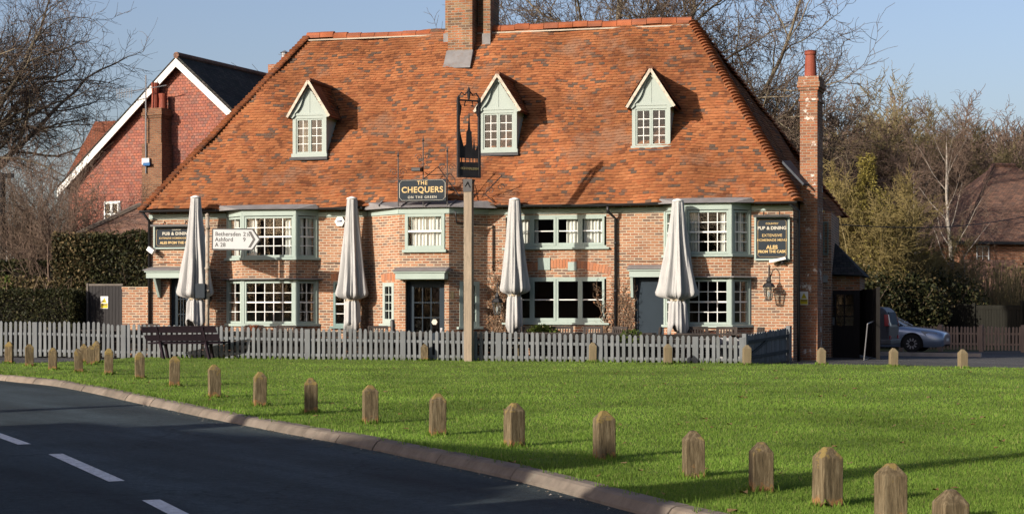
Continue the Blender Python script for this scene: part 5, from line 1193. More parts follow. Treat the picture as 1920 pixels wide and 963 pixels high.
for y in (-.76, .76):
    yw = y*.835/.76; wheel(CAR, 1.42, yw, .325, .22); wheel(CAR, -1.42, yw, .325, .22)
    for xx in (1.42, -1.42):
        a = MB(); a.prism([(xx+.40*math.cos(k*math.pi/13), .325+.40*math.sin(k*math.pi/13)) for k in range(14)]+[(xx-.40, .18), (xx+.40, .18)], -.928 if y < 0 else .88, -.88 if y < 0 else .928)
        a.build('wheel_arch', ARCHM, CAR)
for s_ in (-1, 1):
    m = MB(); m.hexa([(1.90, s_*.885, .60), (2.34, s_*.80, .585), (2.28, s_*.66, .585), (1.86, s_*.78, .60)], [(1.74, s_*.875, .775), (2.28, s_*.775, .715), (2.20, s_*.62, .735), (1.72, s_*.76, .80)]); m.build('headlight', DARKL, CAR)
    m = MB(); m.lathe([(.0, 0), (.105, .001), (.12, .03), (0, .05)], 12, (0, 0, 0)) if False else m.hexa([(2.38, s_*.05, .52), (2.515, s_*.05, .52), (2.50, s_*.33, .52), (2.36, s_*.33, .52)], [(2.36, s_*.05, .69), (2.485, s_*.05, .675), (2.46, s_*.32, .675), (2.34, s_*.32, .69)]); m.build('grille', BLACK, CAR)
    m = MB(); m.box(-.02, .16, s_*.93-.06, s_*.93+.06, .98, 1.10); m.M = ID; o = m.build('mirror', PAINT, CAR, bevel=.02); o.location = (.75, s_*.06, 0)
m = MB(); m.hexa([(2.3, -.66, .29), (2.515, -.5, .29), (2.515, .5, .29), (2.3, .66, .29)], [(2.3, -.66, .39), (2.515, -.5, .39), (2.515, .5, .39), (2.3, .66, .39)]); m.build('lower_grille', BLACK, CAR)
m = MB(); m.box(2.50, 2.53, -.26, .26, .41, .51); m.build('number_plate', WHITE, CAR)
# dark van, its rear turned towards the lawn
vp = ray(1676, 655, 57.5); va = math.atan2(.40, -.92)
VAN = thing('van', 'dark grey people carrier showing its rear lights behind the black gate', 'van', (vp.x, vp.y, zt(vp.x, vp.y)), va)   # local x forwards, origin under the rear
m = MB(); m.prism([(0, .36), (-.01, .95), (.09, 1.45), (.26, 1.60), (1.6, 1.67), (2.7, 1.58), (3.35, 1.08), (4.1, .88), (4.25, .55), (4.2, .3)], -.86, .86)
for p in m.v:
    if p.z > 1.: p.y *= 1-.24*(p.z-1)/.67
m.build('body', VANP, VAN, bevel=.06)
VGL = plain('van glass painted sky blue', (.05, .085, .13), .5, .3, 1.5, spec=.02)  # blue base colour paints the sky reflected in the van glass
m = MB(); m.hexa([(-.03, .64, 1.03), (-.03, -.64, 1.03), (.03, -.64, 1.03), (.03, .64, 1.03)], [(.055, .56, 1.44), (.055, -.56, 1.44), (.10, -.56, 1.44), (.10, .56, 1.44)]); m.build('rear_window', VGL, VAN)
for s_ in (-1, 1):
    m = MB(); m.hexa([(-.04, s_*.70, .98), (-.03, s_*.865, .98), (.14, s_*.87, .98), (.12, s_*.7, .98)], [(.04, s_*.63, 1.36), (.05, s_*.755, 1.36), (.18, s_*.76, 1.36), (.16, s_*.64, 1.36)]); o = m.build('tail_light', REDL, VAN)
    m = MB(); m.hexa([(-.052, s_*.70, .99), (-.042, s_*.86, .99), (.0, s_*.86, .99), (.0, s_*.7, .99)], [(-.04, s_*.69, 1.08), (-.03, s_*.845, 1.08), (.02, s_*.845, 1.08), (.02, s_*.69, 1.08)]); m.build('reversing_lens', CLEARL, o)
    m = MB(); m.box(-.035, .0, s_*.68-.10, s_*.68+.10, .54, .66); m.build('reflector', REDL, VAN)
    wheel(VAN, .95, s_*.80, .32, .2); wheel(VAN, 3.4, s_*.80, .32, .2)
    m = MB(); m.hexa([(.4, s_*.865, 1.04), (2.9, s_*.865, 1.04), (2.9, s_*.83, 1.04), (.4, s_*.83, 1.04)], [(.5, s_*.735, 1.48), (2.55, s_*.735, 1.48), (2.55, s_*.7, 1.48), (.5, s_*.7, 1.48)]); m.build('side_window', VGL, VAN)
m = MB(); m.box(-.07, .3, -.875, .875, .36, .54); m.build('bumper', plain('grey bumper', (.16, .155, .15), .6), VAN, bevel=.04)
# tall black boarded gate and a folded steel barrier
ga, gb = ray(1602, 668, 52.3), ray(1646, 682, 47.6)
ga.z, gb.z = zt(ga.x, ga.y), zt(gb.x, gb.y); d = gb-ga; L = d.xy.length
t = thing('boarded_gate', 'tall black boarded gate standing open at the car park entrance', 'gate', ga, math.atan2(d.y, d.x))
m = MB(); n = 22
for k in range(n): x = L*k/n; m.box(x+.006, x+L/n-.006, -.02+random.gauss(0, .003), .01, .08, 2.02+random.gauss(0, .01))
m.build('boards', DARKWOOD, t)
m = MB()
for z in (.4, 1.1, 1.8): m.box(0, L, .011, .06, z, z+.1)
m.box(-.06, -.001, -.06, .07, 0, 2.15); m.box(L+.001, L+.07, -.05, .05, 0, 2.06); m.build('frame', BENCHD, t)
ba_, bb_ = ray(1620, 680, 46.6), ray(1640, 672, 49.0); ba_.z = zt(ba_.x, ba_.y); d = bb_-ba_; L = d.xy.length
t = thing('steel_barrier', 'thin steel frame leaning in front of the black boarded gate', 'barrier', ba_, math.atan2(d.y, d.x))
m = MB(T((0, 0, 0)) @ Matrix.Rotation(R(6), 4, 'X'))
for p, q in (((-.08, 0, 1.0), (0, 0, 0)), ((0, 0, 0), (L, 0, .05)), ((L, 0, .05), (L, 0, 1.12)), ((L, 0, 1.12), (-.08, 0, 1.0))): m.tube([p, q], .016, 6)
m.build('frame', STEEL, t)
# ================================================================== left side: walls, gate, hedges
t = thing('garden_wall', 'low brick garden wall joining the left corner of the pub', 'wall', L2W(-.92, .1, 0), -TH)
m = MB(); m.box(0, .89, 0, .22, -.2, 2.02); m.build('brickwork', BRICK, t); m = MB(); m.box(-.01, .89, -.015, .235, 2.021, 2.09); m.build('coping', BRICK, t)
t = thing('side_gate', 'black boarded side gate between the low hedge and the garden wall', 'gate', L2W(-2.0, .12, 0), -TH)
m = MB()
for k in range(10): x = k*.107; m.box(x+.004, x+.103, 0, .025, -.1, 2.12)
m.build('boards', plain('black stained boards', (.035, .033, .034), .7, .25, 3., stretch=(6, 6, .5)), t); m = MB(); m.box(-.02, 1.09, -.012, .05, 2.121, 2.18); m.box(-.08, -.021, -.03, .06, -.1, 2.2); m.build('frame', plain('grey brown gate frame', (.16, .14, .12)), t)
warn(L2W(-1.5, .115, 1.45), -TH, .24, .36, 'yellow and white warning sign on the black side gate')
def hedge(name, label, u0, u1, v0, v1, h, n, mat, size, lumps, seed, mix=None):
    rg_ = np.random.default_rng(seed); c = L2W((u0+u1)/2, (v0+v1)/2, 0); t = thing(name, label, 'hedge', (c.x, c.y, zt(c.x, c.y)), -TH)
    lx, ly = (u1-u0)/2, (v1-v0)/2
    # leaves cluster towards the clipped surface
    f = rg_.integers(0, 5, n); a, b = rg_.uniform(-1, 1, n), rg_.uniform(-1, 1, n); dep = rg_.exponential(.10, n)
    x = np.where(f == 0, -lx+dep, np.where(f == 1, lx-dep, a*lx)); y = np.where(f < 2, b*ly, np.where(f < 4, -ly+dep, b*ly)); z = np.where(f == 4, h-dep, (np.where(f < 2, a, b)*.5+.5)*h)
    bump_ = lumps*(np.sin(x*2.3+seed)+np.sin(z*2.9+y*2)+np.sin(x*5.1+z*3.7))
    y = y-np.where((f == 2) | (f == 3), bump_, 0); z = z+np.where(f == 4, lumps*(np.sin(x*1.9)+np.sin(x*4.7+y*3)+rg_.normal(0, .5, n)), 0)
    global RNG
    P_ = np.stack([x, y, z], 1); leaf_quads('leaves', P_, size, mat, t)
    if mix:
        k = rg_.uniform(0, 1, n) < np.clip((-x/lx-.1)*3., .05, .97); leaf_quads('brown_leaves', P_[k]+rg_.normal(0, .05, (k.sum(), 3)), size, mix, t)  # brown leaves gather left, their lighter colour standing in for the sunlit end
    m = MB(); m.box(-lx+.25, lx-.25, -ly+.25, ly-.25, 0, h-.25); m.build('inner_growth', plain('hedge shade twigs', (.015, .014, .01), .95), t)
    m = MB()
    for k in range(int((u1-u0)*14)):
        x_ = random.uniform(-lx, lx); y_ = random.uniform(-ly, ly); zz_ = random.uniform(h*.5, h); d_ = Vector((random.gauss(0, .3), random.gauss(-.25, .3), random.gauss(.5, .3)))
        p = Vector((x_, -ly+.15 if random.random() < .6 else y_, zz_ if random.random() < .6 else h-.1)); m.tube([p, p+d_*.35, p+d_*.7+Vector((0, 0, -.03))], [.011, .008, .003], 3)
    m.build('twigs', TWIG, t, uv=False); return t
hedge('hedge', 'tall dark hedge with a brown left end coloured as sunlit beside the pub corner', -3.55, -.12, .7, 3.2, 3.62, 26000, LEAFD, .05, .05, 3, LEAFB)
hedge('hedge', 'low clipped dark hedge left of the black side gate', -7.2, -2.1, -.7, .9, 1.93, 24000, LEAFD, .04, .02, 5)
hedge('hedge', 'dark background hedge at the left picture edge behind the low hedge', -9.5, -4.0, 5.5, 7.5, 3.0, 12000, LEAFD, .07, .06, 8)
t = thing('shrub', 'sprawling pale green shrub between the low hedge and the tall hedge', 'shrub', L2W(-5.2, 1.6, 0), 0)
leaves_np('leaves', 2600, (0, 0, 1.9), (1.5, .6, .62), .06, LEAFB, t); leaves_np('green_leaves', 900, (-.5, 0, 2.0), (.9, .5, .5), .06, LEAFG, t)
m = MB()
for k in range(14): a = k*.45; m.tube([(0, 0, 0), (.5*math.cos(a), .3*math.sin(a), 1.2), (1.1*math.cos(a), .45*math.sin(a), 2.2)], [.03, .02, .008], 4)
m.build('stems', TWIG, t, uv=False)

# ================================================================== neighbouring houses
def gable_house(name, label, peak, hw, length, ze, zp, yaw, wm, rm, over=.35):
    t = thing(name, label, 'house', (peak[0], peak[1], 0), yaw)        # local x along the gable, y back along the ridge
    m = MB(); m.poly([(-hw, 0, -.3), (hw, 0, -.3), (hw, 0, ze), (0, 0, zp), (-hw, 0, ze)]); m.poly([(hw, length, -.3), (-hw, length, -.3), (-hw, length, ze), (0, length, zp), (hw, length, ze)])
    m.poly([(-hw, length, -.3), (-hw, 0, -.3), (-hw, 0, ze), (-hw, length, ze)]); m.poly([(hw, 0, -.3), (hw, length, -.3), (hw, length, ze), (hw, 0, ze)]); m.build('wall', wm, t)
    s = (zp-ze)/hw; r_ = MB()
    for sx in (-1, 1):
        a = [(sx*(hw+over), -.3, ze-over*s+.1), (sx*(hw+over), length+.3, ze-over*s+.1), (0, length+.3, zp+.1), (0, -.3, zp+.1)]
        if sx < 0: a = a[::-1]
        r_.hexa([(x, y, z-.0) for x, y, z in a], [(x, y, z+.14) for x, y, z in a])
    R_ = r_.build('roof', rm, t); rr = MB(); rr.tube([(0, -.32, zp+.24), (0, length+.3, zp+.24)], .13, 8); rr.build('ridge', ROOF_BROWN, R_)
    b = MB()
    for sx in (-1, 1):
        p, q = Vector((sx*(hw+over), -.34, ze-over*s-.10)), Vector((0, -.34, zp-.08)); b.hexa([p+Vector((0, 0, -.13)), q+Vector((0, 0, -.13)), q+Vector((0, .06, -.13)), p+Vector((0, .06, -.13))], [p+Vector((0, 0, .19)), q+Vector((0, 0, .19)), q+Vector((0, .06, .19)), p+Vector((0, .06, .19))])
    b.build('bargeboard', WHITE, t); return t
LH = gable_house('neighbouring_house', 'tile hung red house with white bargeboards left of the pub', (-13.2, 68.0), 5.5, 9.5, 6.75, 11.45, R(-24), TILEHUNG, ROOF_SLATE)
s = WinSet('window', 'small white casement window', WHITE, bm=WHITE); wx = -3.30
s.fr.box(wx-.40, wx+.40, -.06, -.01, 4.95, 6.0); win(s.fr, s.gl, s.cu, wx-.36, wx-.005, 5.0, 5.95, 1, 2, y0=-.12, dep=.06, fw=.06, bar=.05); win(s.fr, s.gl, s.cu, wx+.005, wx+.36, 5.0, 5.95, 1, 2, y0=-.12, dep=.06, fw=.06, bar=.05); o = s.done(LH)
bb = MB(); bb.box(wx-.35, wx+.35, -.058, -.055, 5.0, 5.95); 
m = MB(); m.box(wx-.33, wx+.33, -.064, -.0605, 5.03, 5.93); m.build('dark_room', ROOM, o)
m = MB(); x = -.85; m.box(x-.48, x+.48, -.75, -.001, -.3, 8.2); m.box(x-.40, x+.40, -.68, -.001, 8.2, 9.2); z = 9.201
for dx, h in ((.04, .1), (.09, .12), (.05, .16)): m.box(x-.4-dx, x+.4+dx, -.68-dx, .1, z, z+h); z += h+.001
CH = m.build('chimney', brick('red brown chimney brick', [(.24, .11, .065), (.19, .09, .055), (.28, .135, .075)], (.22, .17, .12)), LH)
for xx, h in ((x-.12, 1.05), (x+.24, .6)): m = MB(); m.lathe([(.16, z), (.14, z+h*.6), (.16, z+h*.85), (.17, z+h), (.1, z+h+.01)], 12, (xx, -.35, 0)); m.build('chimney_pot', TERRA, CH)
m = MB(); m.tube([(x-.25, -.8, 7.0), (x-.25, -.8, 10.9)], .03, 5); m.tube([(x-1.5, -1.0, 10.2), (x+.7, -.75, 10.45)], .02, 4)
for k in range(7): q = x-1.5+k*.12; m.tube([(q, -1.0, 10.0), (q, -1.0, 10.4)], .012, 3)
m.box(x-.4, x-.05, -.86, -.74, 7.35, 7.6); m.build('aerial', STEEL, CH)
dd = MB(); dd.box(x-.3, x+.02, -.92, -.87, 7.3, 7.42); dd.build('aerial_box', plain('blue plastic', (.05, .15, .35)), CH)
# its side wing, red roof falling to the left
m = MB(); c2w = LH.matrix_basis.inverted() if False else None
wg_t = LH
LHI = (T(LH.location) @ Matrix.Rotation(LH.rotation_euler.z, 4, 'Z')).inverted(); lw = lambda px, py, Y: LHI @ ray(px, py, Y)
A_, B_, C_, D_ = lw(114, 349, 73.5), lw(205, 349, 74.5), lw(240, 226, 77), lw(178, 228, 77)
m.poly([A_, B_, C_, D_]); m.poly([lw(140, 349, 82), A_, D_, lw(180, 228, 80)]); m.poly([q-Vector((0, 0, .12)) for q in (A_, B_, C_, D_)][::-1]); wq = [lw(128, 350, 74.2), lw(205, 350, 75)]
m.build('wing_roof', ROOF_RED, LH); m = MB(); q0, q1 = wq; m.poly([(q0.x, q0.y, -.3), (q1.x, q1.y, -.3), (q1.x, q1.y, q1.z), (q0.x, q0.y, q0.z)]); m.build('wing_wall', TILEHUNG, LH)
# far ridge chimney peeping over the left hip of the pub
cx_ = ray(526, 122, 74); t = thing('far_chimney', 'small terracotta chimney top with a metal cowl behind the left hip of the pub roof', 'chimney', (cx_.x, cx_.y, 0), R(-20))
m = MB(); m.box(-.45, .45, -.3, .3, 5, cx_.z+.0); m.build('stack', BRICK_HOUSE, t); m = MB(); m.lathe([(.17, cx_.z), (.15, cx_.z+.32)], 12, (.2, 0, 0)); m.build('chimney_pot', TERRA, t); m = MB(); m.lathe([(.14, cx_.z+.32), (.14, cx_.z+.5), (.2, cx_.z+.52), (.02, cx_.z+.62)], 12, (.2, 0, 0)); m.build('cowl', STEEL, t)
m = MB(); m.box(-2.5, 2.5, .3, 6, -.2, 8.5); m.build('wall', BRICK_HOUSE, t)
# brown outbuilding roof
ob = ray(236, 440, 57); t = thing('outbuilding', 'small outbuilding with a brown hipped roof behind the tall hedge', 'outbuilding', (ob.x, ob.y, 0), R(-14))
zo = ob.z; m = MB(); m.box(-1.3, 1.3, 0, 3, 0, zo); m.build('wall', BRICK_HOUSE, t)
m = MB(); e = .3; m.poly([(-1.3-e, -e, zo), (1.3+e, -e, zo), (.15, 1.4, zo+1.05), (-.15, 1.4, zo+1.05)]); m.poly([(1.3+e, -e, zo), (1.3+e, 3+e, zo), (.15, 1.4, zo+1.05)]); m.poly([(-1.3-e, 3+e, zo), (-1.3-e, -e, zo), (-.15, 1.4, zo+1.05)]); m.poly([(1.3+e, 3+e, zo), (-1.3-e, 3+e, zo), (-.15, 1.4, zo+1.05), (.15, 1.4, zo+1.05)])
RO = m.build('roof', ROOF_BROWN, t); m = MB(); m.tube([(1.6, -.3, zo+.02), (.15, 1.4, zo+1.08)], .1, 6); m.tube([(-1.6, -.3, zo+.02), (-.15, 1.4, zo+1.08)], .1, 6); m.build('hip_tiles', plain('grey hip tiles', (.24, .2, .16)), RO)
# white gabled cottage at the very left
cg = ray(-22, 432, 66); gable_house('cottage', 'cottage with a white bargeboard cut by the left picture edge', (cg.x, cg.y), 1.6, 6, 3.2, 4.55, R(-10), plain('shaded grey render', (.35, .35, .36)), ROOF_SLATE)
tp = ray(4, 600, 60); t = thing('utility_pole', 'dark wooden utility pole with a crossbar at the left picture edge', 'utility pole', (tp.x, tp.y, zt(tp.x, tp.y)), 0)
m = MB(); m.tube([(0, 0, 0), (0, 0, 6.1)], [.13, .11], 10); m.build('pole', DARKWOOD, t); m = MB(); m.box(-.4, .4, -.06, .06, 5.95, 6.1); m.build('crossbar', DARKWOOD, t)
# right hand house: hipped brown roof
rh = ray(1793, 452, 88); t = thing('neighbouring_house', 'brick house with a brown hipped roof at the right picture edge', 'house', (rh.x, rh.y, 0), R(10))
zo = rh.z; W_, D_ = 10., 9.; e = .45; zr = zo+4.3
m = MB(); m.box(e, W_, e, D_, -.3, zo); m.build('wall', BRICK_HOUSE, t)
m = MB(); m.poly([(0, 0, zo), (W_+e, 0, zo), (W_-4.5, D_/2, zr), (4.2, D_/2, zr)]); m.poly([(0, D_+e, zo), (0, 0, zo), (4.2, D_/2, zr)]); m.poly([(W_+e, D_+e, zo), (0, D_+e, zo), (4.2, D_/2, zr), (W_-4.5, D_/2, zr)]); m.poly([(W_+e, 0, zo), (W_+e, D_+e, zo), (W_-4.5, D_/2, zr)])
RO = m.build('roof', ROOF_BROWN, t); m = MB(); m.tube([(0, 0, zo+.03), (4.2, D_/2, zr+.05)], .13, 6); m.tube([(4.2, D_/2, zr+.05), (W_-4.5, D_/2, zr+.05)], .13, 6); m.build('hip_tiles', ROOF_BROWN, RO); m = MB(); m.box(-.05, W_+e, -.10, -.02, zo-.14, zo); m.build('gutter', BLACK, t)
s = WinSet('window', None, WHITE, bm=WHITE); s.M(T((0, e, 0)))
win(s.fr, s.gl, s.cu, 1.3, 2.0, zo-1.3, zo-.2, 2, 2, y0=-.07, dep=.06); s.M(ID); s.done(t)
m = MB(); m.poly([(-1.0, -2.6, zo-3.1), (3.2, -2.6, zo-3.1), (3.2, -.1, zo-.95), (.4, -.1, zo-.95)]); m.poly([(-1.0, 2, zo-3.1), (-1.0, -2.6, zo-3.1), (.4, -.1, zo-.95)]); m.build('lean_to_roof', ROOF_BROWN, t); m = MB(); m.box(-.6, 3.1, -2.3, e-.002, -.3, zo-3.05); m.build('lean_to_wall', BRICK_HOUSE, t)
# fences of the car park
CB_ = plain('shade darkened green brown close boards', (.018, .0175, .013), .8, .25, 2., stretch=(7, 7, .6))  # base colour darkened to stand in for shade on this fence
fa, fb_ = ray(1660, 600, 76), ray(2010, 600, 70); d = fb_-fa; L = d.xy.length
t = thing('board_fence', 'dark close boarded fence behind the parked car', 'fence', (fa.x, fa.y, .07), math.atan2(d.y, d.x))
for k in range(4):
    x0, x1 = L*k/4, L*(k+1)/4; m = MB(); n = 17; h = 1.75+[.0, .02, -.03, .06][k]
    for j in range(n): x = x0+(x1-x0)*j/n; m.box(x+.004, x+(x1-x0)/n-.003, random.uniform(-.012, 0), .018, 0, h-.18)
    m.box(x0, x1, -.03, .03, h-.178, h-.13); m.box(x0, x1, -.01, .015, h-.129, h); m.build('board_panel', CB_, t)
    m = MB(); m.box(x0-.06, x0+.06, -.09, -.014, 0, h+.1); m.build('post', CB_, t)
fa, fb_ = ray(1690, 660, 64.5), ray(2000, 664, 60.5); d = fb_-fa; L = d.xy.length; fz = .075
t = thing('picket_fence', 'low brown picket fence to the right of the car', 'fence', (fa.x, fa.y, fz), math.atan2(d.y, d.x))
NB = 4
for k in range(NB):
    x0, x1 = L*k/NB, L*(k+1)/NB; m = MB(); pickets(m, lambda u: T((u, 0, 0)), x0+.08, x1-.05, round((x1-x0)/.145), .075, lambda u: .02, lambda u: .86); m.build('picket_panel', BROWNFENCE, t)
    m = MB(); m.box(x0+.071, x1-.071, .001, .04, .24, .31); m.box(x0+.071, x1-.071, .001, .04, .62, .69); m.build('rail', BROWNFENCE, t)
    m = MB(); m.box(x0-.07, x0+.07, -.06, .07, -.05, .98); m.build('post', BROWNFENCE, t)
pk = G(1730, 664, 0); m = MB()
a_, b_ = G(1600, 665, 0), G(1840, 668.5, 0); m.beam((a_.x, a_.y, zt(a_.x, a_.y)+.05), (b_.x, b_.y, zt(b_.x, b_.y)+.05), .14, .12); tag(m.build('edging_kerb', plain('pale kerb', (.5, .44, .38))), 'thin pale kerb line in the car park below the car', 'kerb', kind='structure')
ca_, cb2 = L2W(19.5, 8.0, 4.05), ray(2000, 388, 60); m = MB(); m.tube([ca_.lerp(cb2, k/14)+Vector((0, 0, -.35*math.sin(k/14*math.pi))) for k in range(15)], .014, 4); tag(m.build('overhead_cable', BLACK), 'thin overhead cable from the pub eaves towards the right house', 'cable')

# ================================================================== trees
def grow(rg, base, d0, L, r0, P):
    out = []; st = [(np.array(base, float), np.array(d0, float), L, r0, 0)]
    while st:
        p, d, l, r, lv = st.pop(); n = P['seg'][lv]; pts = [p]; dirs = [d]
        tip = P['tip'] if lv < P['max'] else .35
        for i in range(n):
            d = d+rg.normal(0, P['wig'][lv], 3)+np.array([0, 0, P['trop'][lv]]); d /= np.linalg.norm(d); p = p+d*l/n; pts.append(p); dirs.append(d)
        rad = np.maximum(r*(1-(1-tip)*np.linspace(0, 1, n+1)), P['rmin']*.6); out.append((np.array(pts), rad, lv))
        if lv < P['max']:
            k = P['kids'][lv]; az = rg.uniform(0, 6.28)
            for j in range(k):
                t = P['start'][lv]+(1-P['start'][lv])*(j+rg.uniform(.1, .9))/k; f = t*n; i = min(int(f), n-1); q = pts[i]+(pts[i+1]-pts[i])*(f-i); dd = dirs[i+1]
                az += 2.4+rg.normal(0, .4); a = R(P['ang'][lv])*rg.uniform(.7, 1.25)
                ref = np.array([.3, .2, .9]) if abs(dd[2]) < .85 else np.array([1., .1, 0]); e1 = np.cross(dd, ref); e1 /= np.linalg.norm(e1); e2 = np.cross(dd, e1)
                nd_ = dd*math.cos(a)+(e1*math.cos(az)+e2*math.sin(az))*math.sin(a)
                ll = l*P['ratio'][lv]*rg.uniform(.65, 1.2)*(1.15-P['taper'][lv]*t)
                st.append((q, nd_, ll, max(P['rmin'], (r*(1-(1-tip)*t))*P['rr'][lv]), lv+1))
            if (P.get('lead', 0) and lv == 0) or lv > 0: st.append((pts[-1], dirs[-1], l*.5, rad[-1], lv+1))
    return out
def tubes_np(brs, sides):
    V, Fc = [], []; o = 0
    for pts, rad, lv in brs:
        n = len(pts); d = np.gradient(pts, axis=0); d /= np.linalg.norm(d, axis=1, keepdims=True)+1e-9
        ref = np.array([.31, .2, .93]) if abs(d[:, 2]).mean() < .8 else np.array([.9, .3, .1])
        a = np.cross(d, ref); a /= np.linalg.norm(a, axis=1, keepdims=True)+1e-9; b = np.cross(d, a)
        th_ = np.arange(sides)*2*math.pi/sides
        ring = pts[:, None]+rad[:, None, None]*(a[:, None]*np.cos(th_)[None, :, None]+b[:, None]*np.sin(th_)[None, :, None])
        V.append(ring.reshape(-1, 3)); i = (o+np.arange(n-1)[:, None]*sides); k = np.arange(sides)[None]; k2 = (k+1) % sides
        Fc.append(np.stack([i+k, i+k2, i+sides+k2, i+sides+k], -1).reshape(-1, 4)); o += n*sides
    return np.concatenate(V), np.concatenate(Fc)
OAK = dict(max=4, seg=[6, 7, 6, 5, 3], wig=[.10, .17, .2, .24, .26], trop=[.03, .03, .03, .03, .02], kids=[9, 8, 7, 7], start=[.28, .25, .2, .15], ang=[58, 50, 48, 45], ratio=[.78, .55, .52, .5], taper=[.45, .5, .5, .5], rr=[.55, .52, .5, .5], tip=.35, rmin=.010, lead=1)
WOOD = dict(max=4, seg=[7, 6, 5, 4, 3], wig=[.07, .14, .19, .23, .26], trop=[.05, .05, .045, .04, .02], kids=[11, 7, 6, 6], start=[.22, .2, .2, .15], ang=[44, 44, 44, 46], ratio=[.54, .52, .52, .5], taper=[.45, .5, .5, .5], rr=[.45, .5, .5, .5], tip=.3, rmin=.013, lead=1)
BIR = dict(max=3, seg=[8, 5, 5, 4], wig=[.035, .1, .14, .2], trop=[.05, .06, -.03, -.06], kids=[16, 9, 9], start=[.25, .2, .15], ang=[32, 36, 40], ratio=[.34, .5, .55], taper=[.5, .5, .5], rr=[.35, .4, .4], tip=.15, rmin=.010, lead=0)
def tree(name, label, loc, rz, seed, L, r0, P, barkm, twigm, split=2, group=None, base_dir=(0, 0, 1), cat='tree', multi=1, spread=.0, scale=None):
    rg = np.random.default_rng(seed); br = []
    for k in range(multi):
        a = k*2.4; d = np.array(base_dir, float)+spread*np.array([math.cos(a), math.sin(a), 0])*(.4+.6*(k/max(1, multi)))
        br += grow(rg, (.25*math.cos(a)*(multi > 1), .25*math.sin(a)*(multi > 1), -.1), d/np.linalg.norm(d), L*(1 if multi == 1 else rg.uniform(.7, 1.05)), r0, P)
    t = thing(name, label, cat, loc, rz, group)
    V, Fc = tubes_np([b for b in br if b[2] < split], 8); np_mesh('trunk', V, Fc, barkm, t, smooth=True)
    V, Fc = tubes_np([b for b in br if b[2] >= split], 3); np_mesh('crown', V, Fc, twigm, t, smooth=True)
    if scale: t.scale = scale
    return t
def at(px, Y, z=None): x = (px-960)*Y/FPX; return (x, Y, zt(x, Y) if z is None else z)
tree('oak_tree', 'big spreading bare oak rising at the left picture edge', at(-150, 80), .6, 21, 12.6, .55, dict(OAK, kids=[16, 12, 9, 8], rmin=.013), BARK, TWIG, 3)
tree('oak_tree', 'bare oak behind the pub ridge, left of the two behind the roof', at(1135, 84), 2.0, 5, 13.8, .5, dict(OAK, rmin=.015, kids=[13, 10, 9, 7]), BARK, TWIG, 3, 'bare oaks behind the pub roof')
tree('oak_tree', 'bare oak behind the right hip of the pub roof', at(1340, 82), 4.4, 8, 12.4, .5, dict(OAK, rmin=.016, kids=[14, 11, 9, 8], start=[.2, .2, .2, .15]), BARK, TWIG, 3, 'bare oaks behind the pub roof')
tree('oak_tree', 'smaller bare oak between the right hip of the roof and the slender chimney', at(1452, 88), 1.1, 15, 9.0, .35, dict(OAK, rmin=.016, kids=[12, 9, 8, 7]), BARK, TWIG, 3, 'bare oaks behind the pub roof')
# left side bushes and small bare trees
SHR = dict(WOOD, max=3, kids=[9, 7, 6], seg=[6, 5, 4, 3], rmin=.009, lead=0, ang=[34, 36, 40], ratio=[.55, .55, .5])
lb_ = [(40, 59, 5.0, 'bare purple brown small tree beside the utility pole'), (105, 57.5, 4.6, 'bare bushy small tree left of the tall hedge'), (160, 59, 4.3, 'bare bushy small tree in front of the red gable'), (240, 56.5, 2.6, 'low bare shrub tree before the white casement'), (275, 58, 3.0, 'bare shrub between the outbuilding and the pub roof corner'), (20, 66, 6.0, 'taller bare tree behind the utility pole')]
for i, (px, Y, L, lab) in enumerate(lb_): tree('small_tree', lab, at(px, Y), i*1.3, 40+i, L, .07, SHR, TWIG_P, TWIG_P if i % 2 else TWIG, 1, 'bare small trees before the red house', multi=6, spread=.38)
# the wood at the right
protos = []
wd = [(1395, 97, 9.5, TWIG), (1565, 100, 10.6, TWIG_P), (1655, 104, 11.0, TWIG_O), (1745, 100, 9.6, TWIG_P), (1890, 112, 10.8, TWIG_O)]
ordw = ['first', 'second', 'third', 'fourth', 'fifth', 'sixth', 'seventh', 'eighth', 'ninth', 'tenth', 'eleventh', 'twelfth', 'thirteenth', 'fourteenth', 'fifteenth', 'sixteenth', 'seventeenth', 'eighteenth', 'nineteenth', 'twentieth', 'twenty-first', 'twenty-second']
wood = [(1440, 104, 0, .95), (1490, 112, 1, .95), (1535, 103, 0, .98), (1575, 108, 2, 1.0), (1615, 101, 1, .96), (1645, 110, 3, 1.1), (1675, 103, 2, .97), (1705, 112, 4, 1.02), (1735, 104, 0, .93), (1765, 111, 3, 1.06), (1795, 104, 1, .88), (1825, 112, 2, .92), (1850, 105, 4, .88), (1880, 113, 0, 1.0), (1910, 106, 3, .95), (1945, 112, 1, .92), (1985, 108, 2, .9), (1590, 118, 4, 1.08), (1720, 120, 1, 1.06), (1840, 121, 3, 1.15)]
for i, (px, Y, k, sc) in enumerate(wood):
    lab = 'bare woodland tree, %s from the left in the wood right of the slender chimney' % ordw[i]
    if len(protos) <= k or protos[k] is None:
        while len(protos) <= k: protos.append(None)
        _, _, L, tm = wd[k]; protos[k] = tree('woodland_tree', lab, at(px, Y), i*1.1, 70+k, L, .24, dict(WOOD, rmin=.026, kids=[12, 9, 8, 7]), BARK, tm, 2, 'bare trees of the wood', scale=(sc*.93, sc*.93, sc*.86))
    else: dup(protos[k], at(px, Y), i*1.7+.4, lab, (sc*.93, sc*.93, sc*.86))
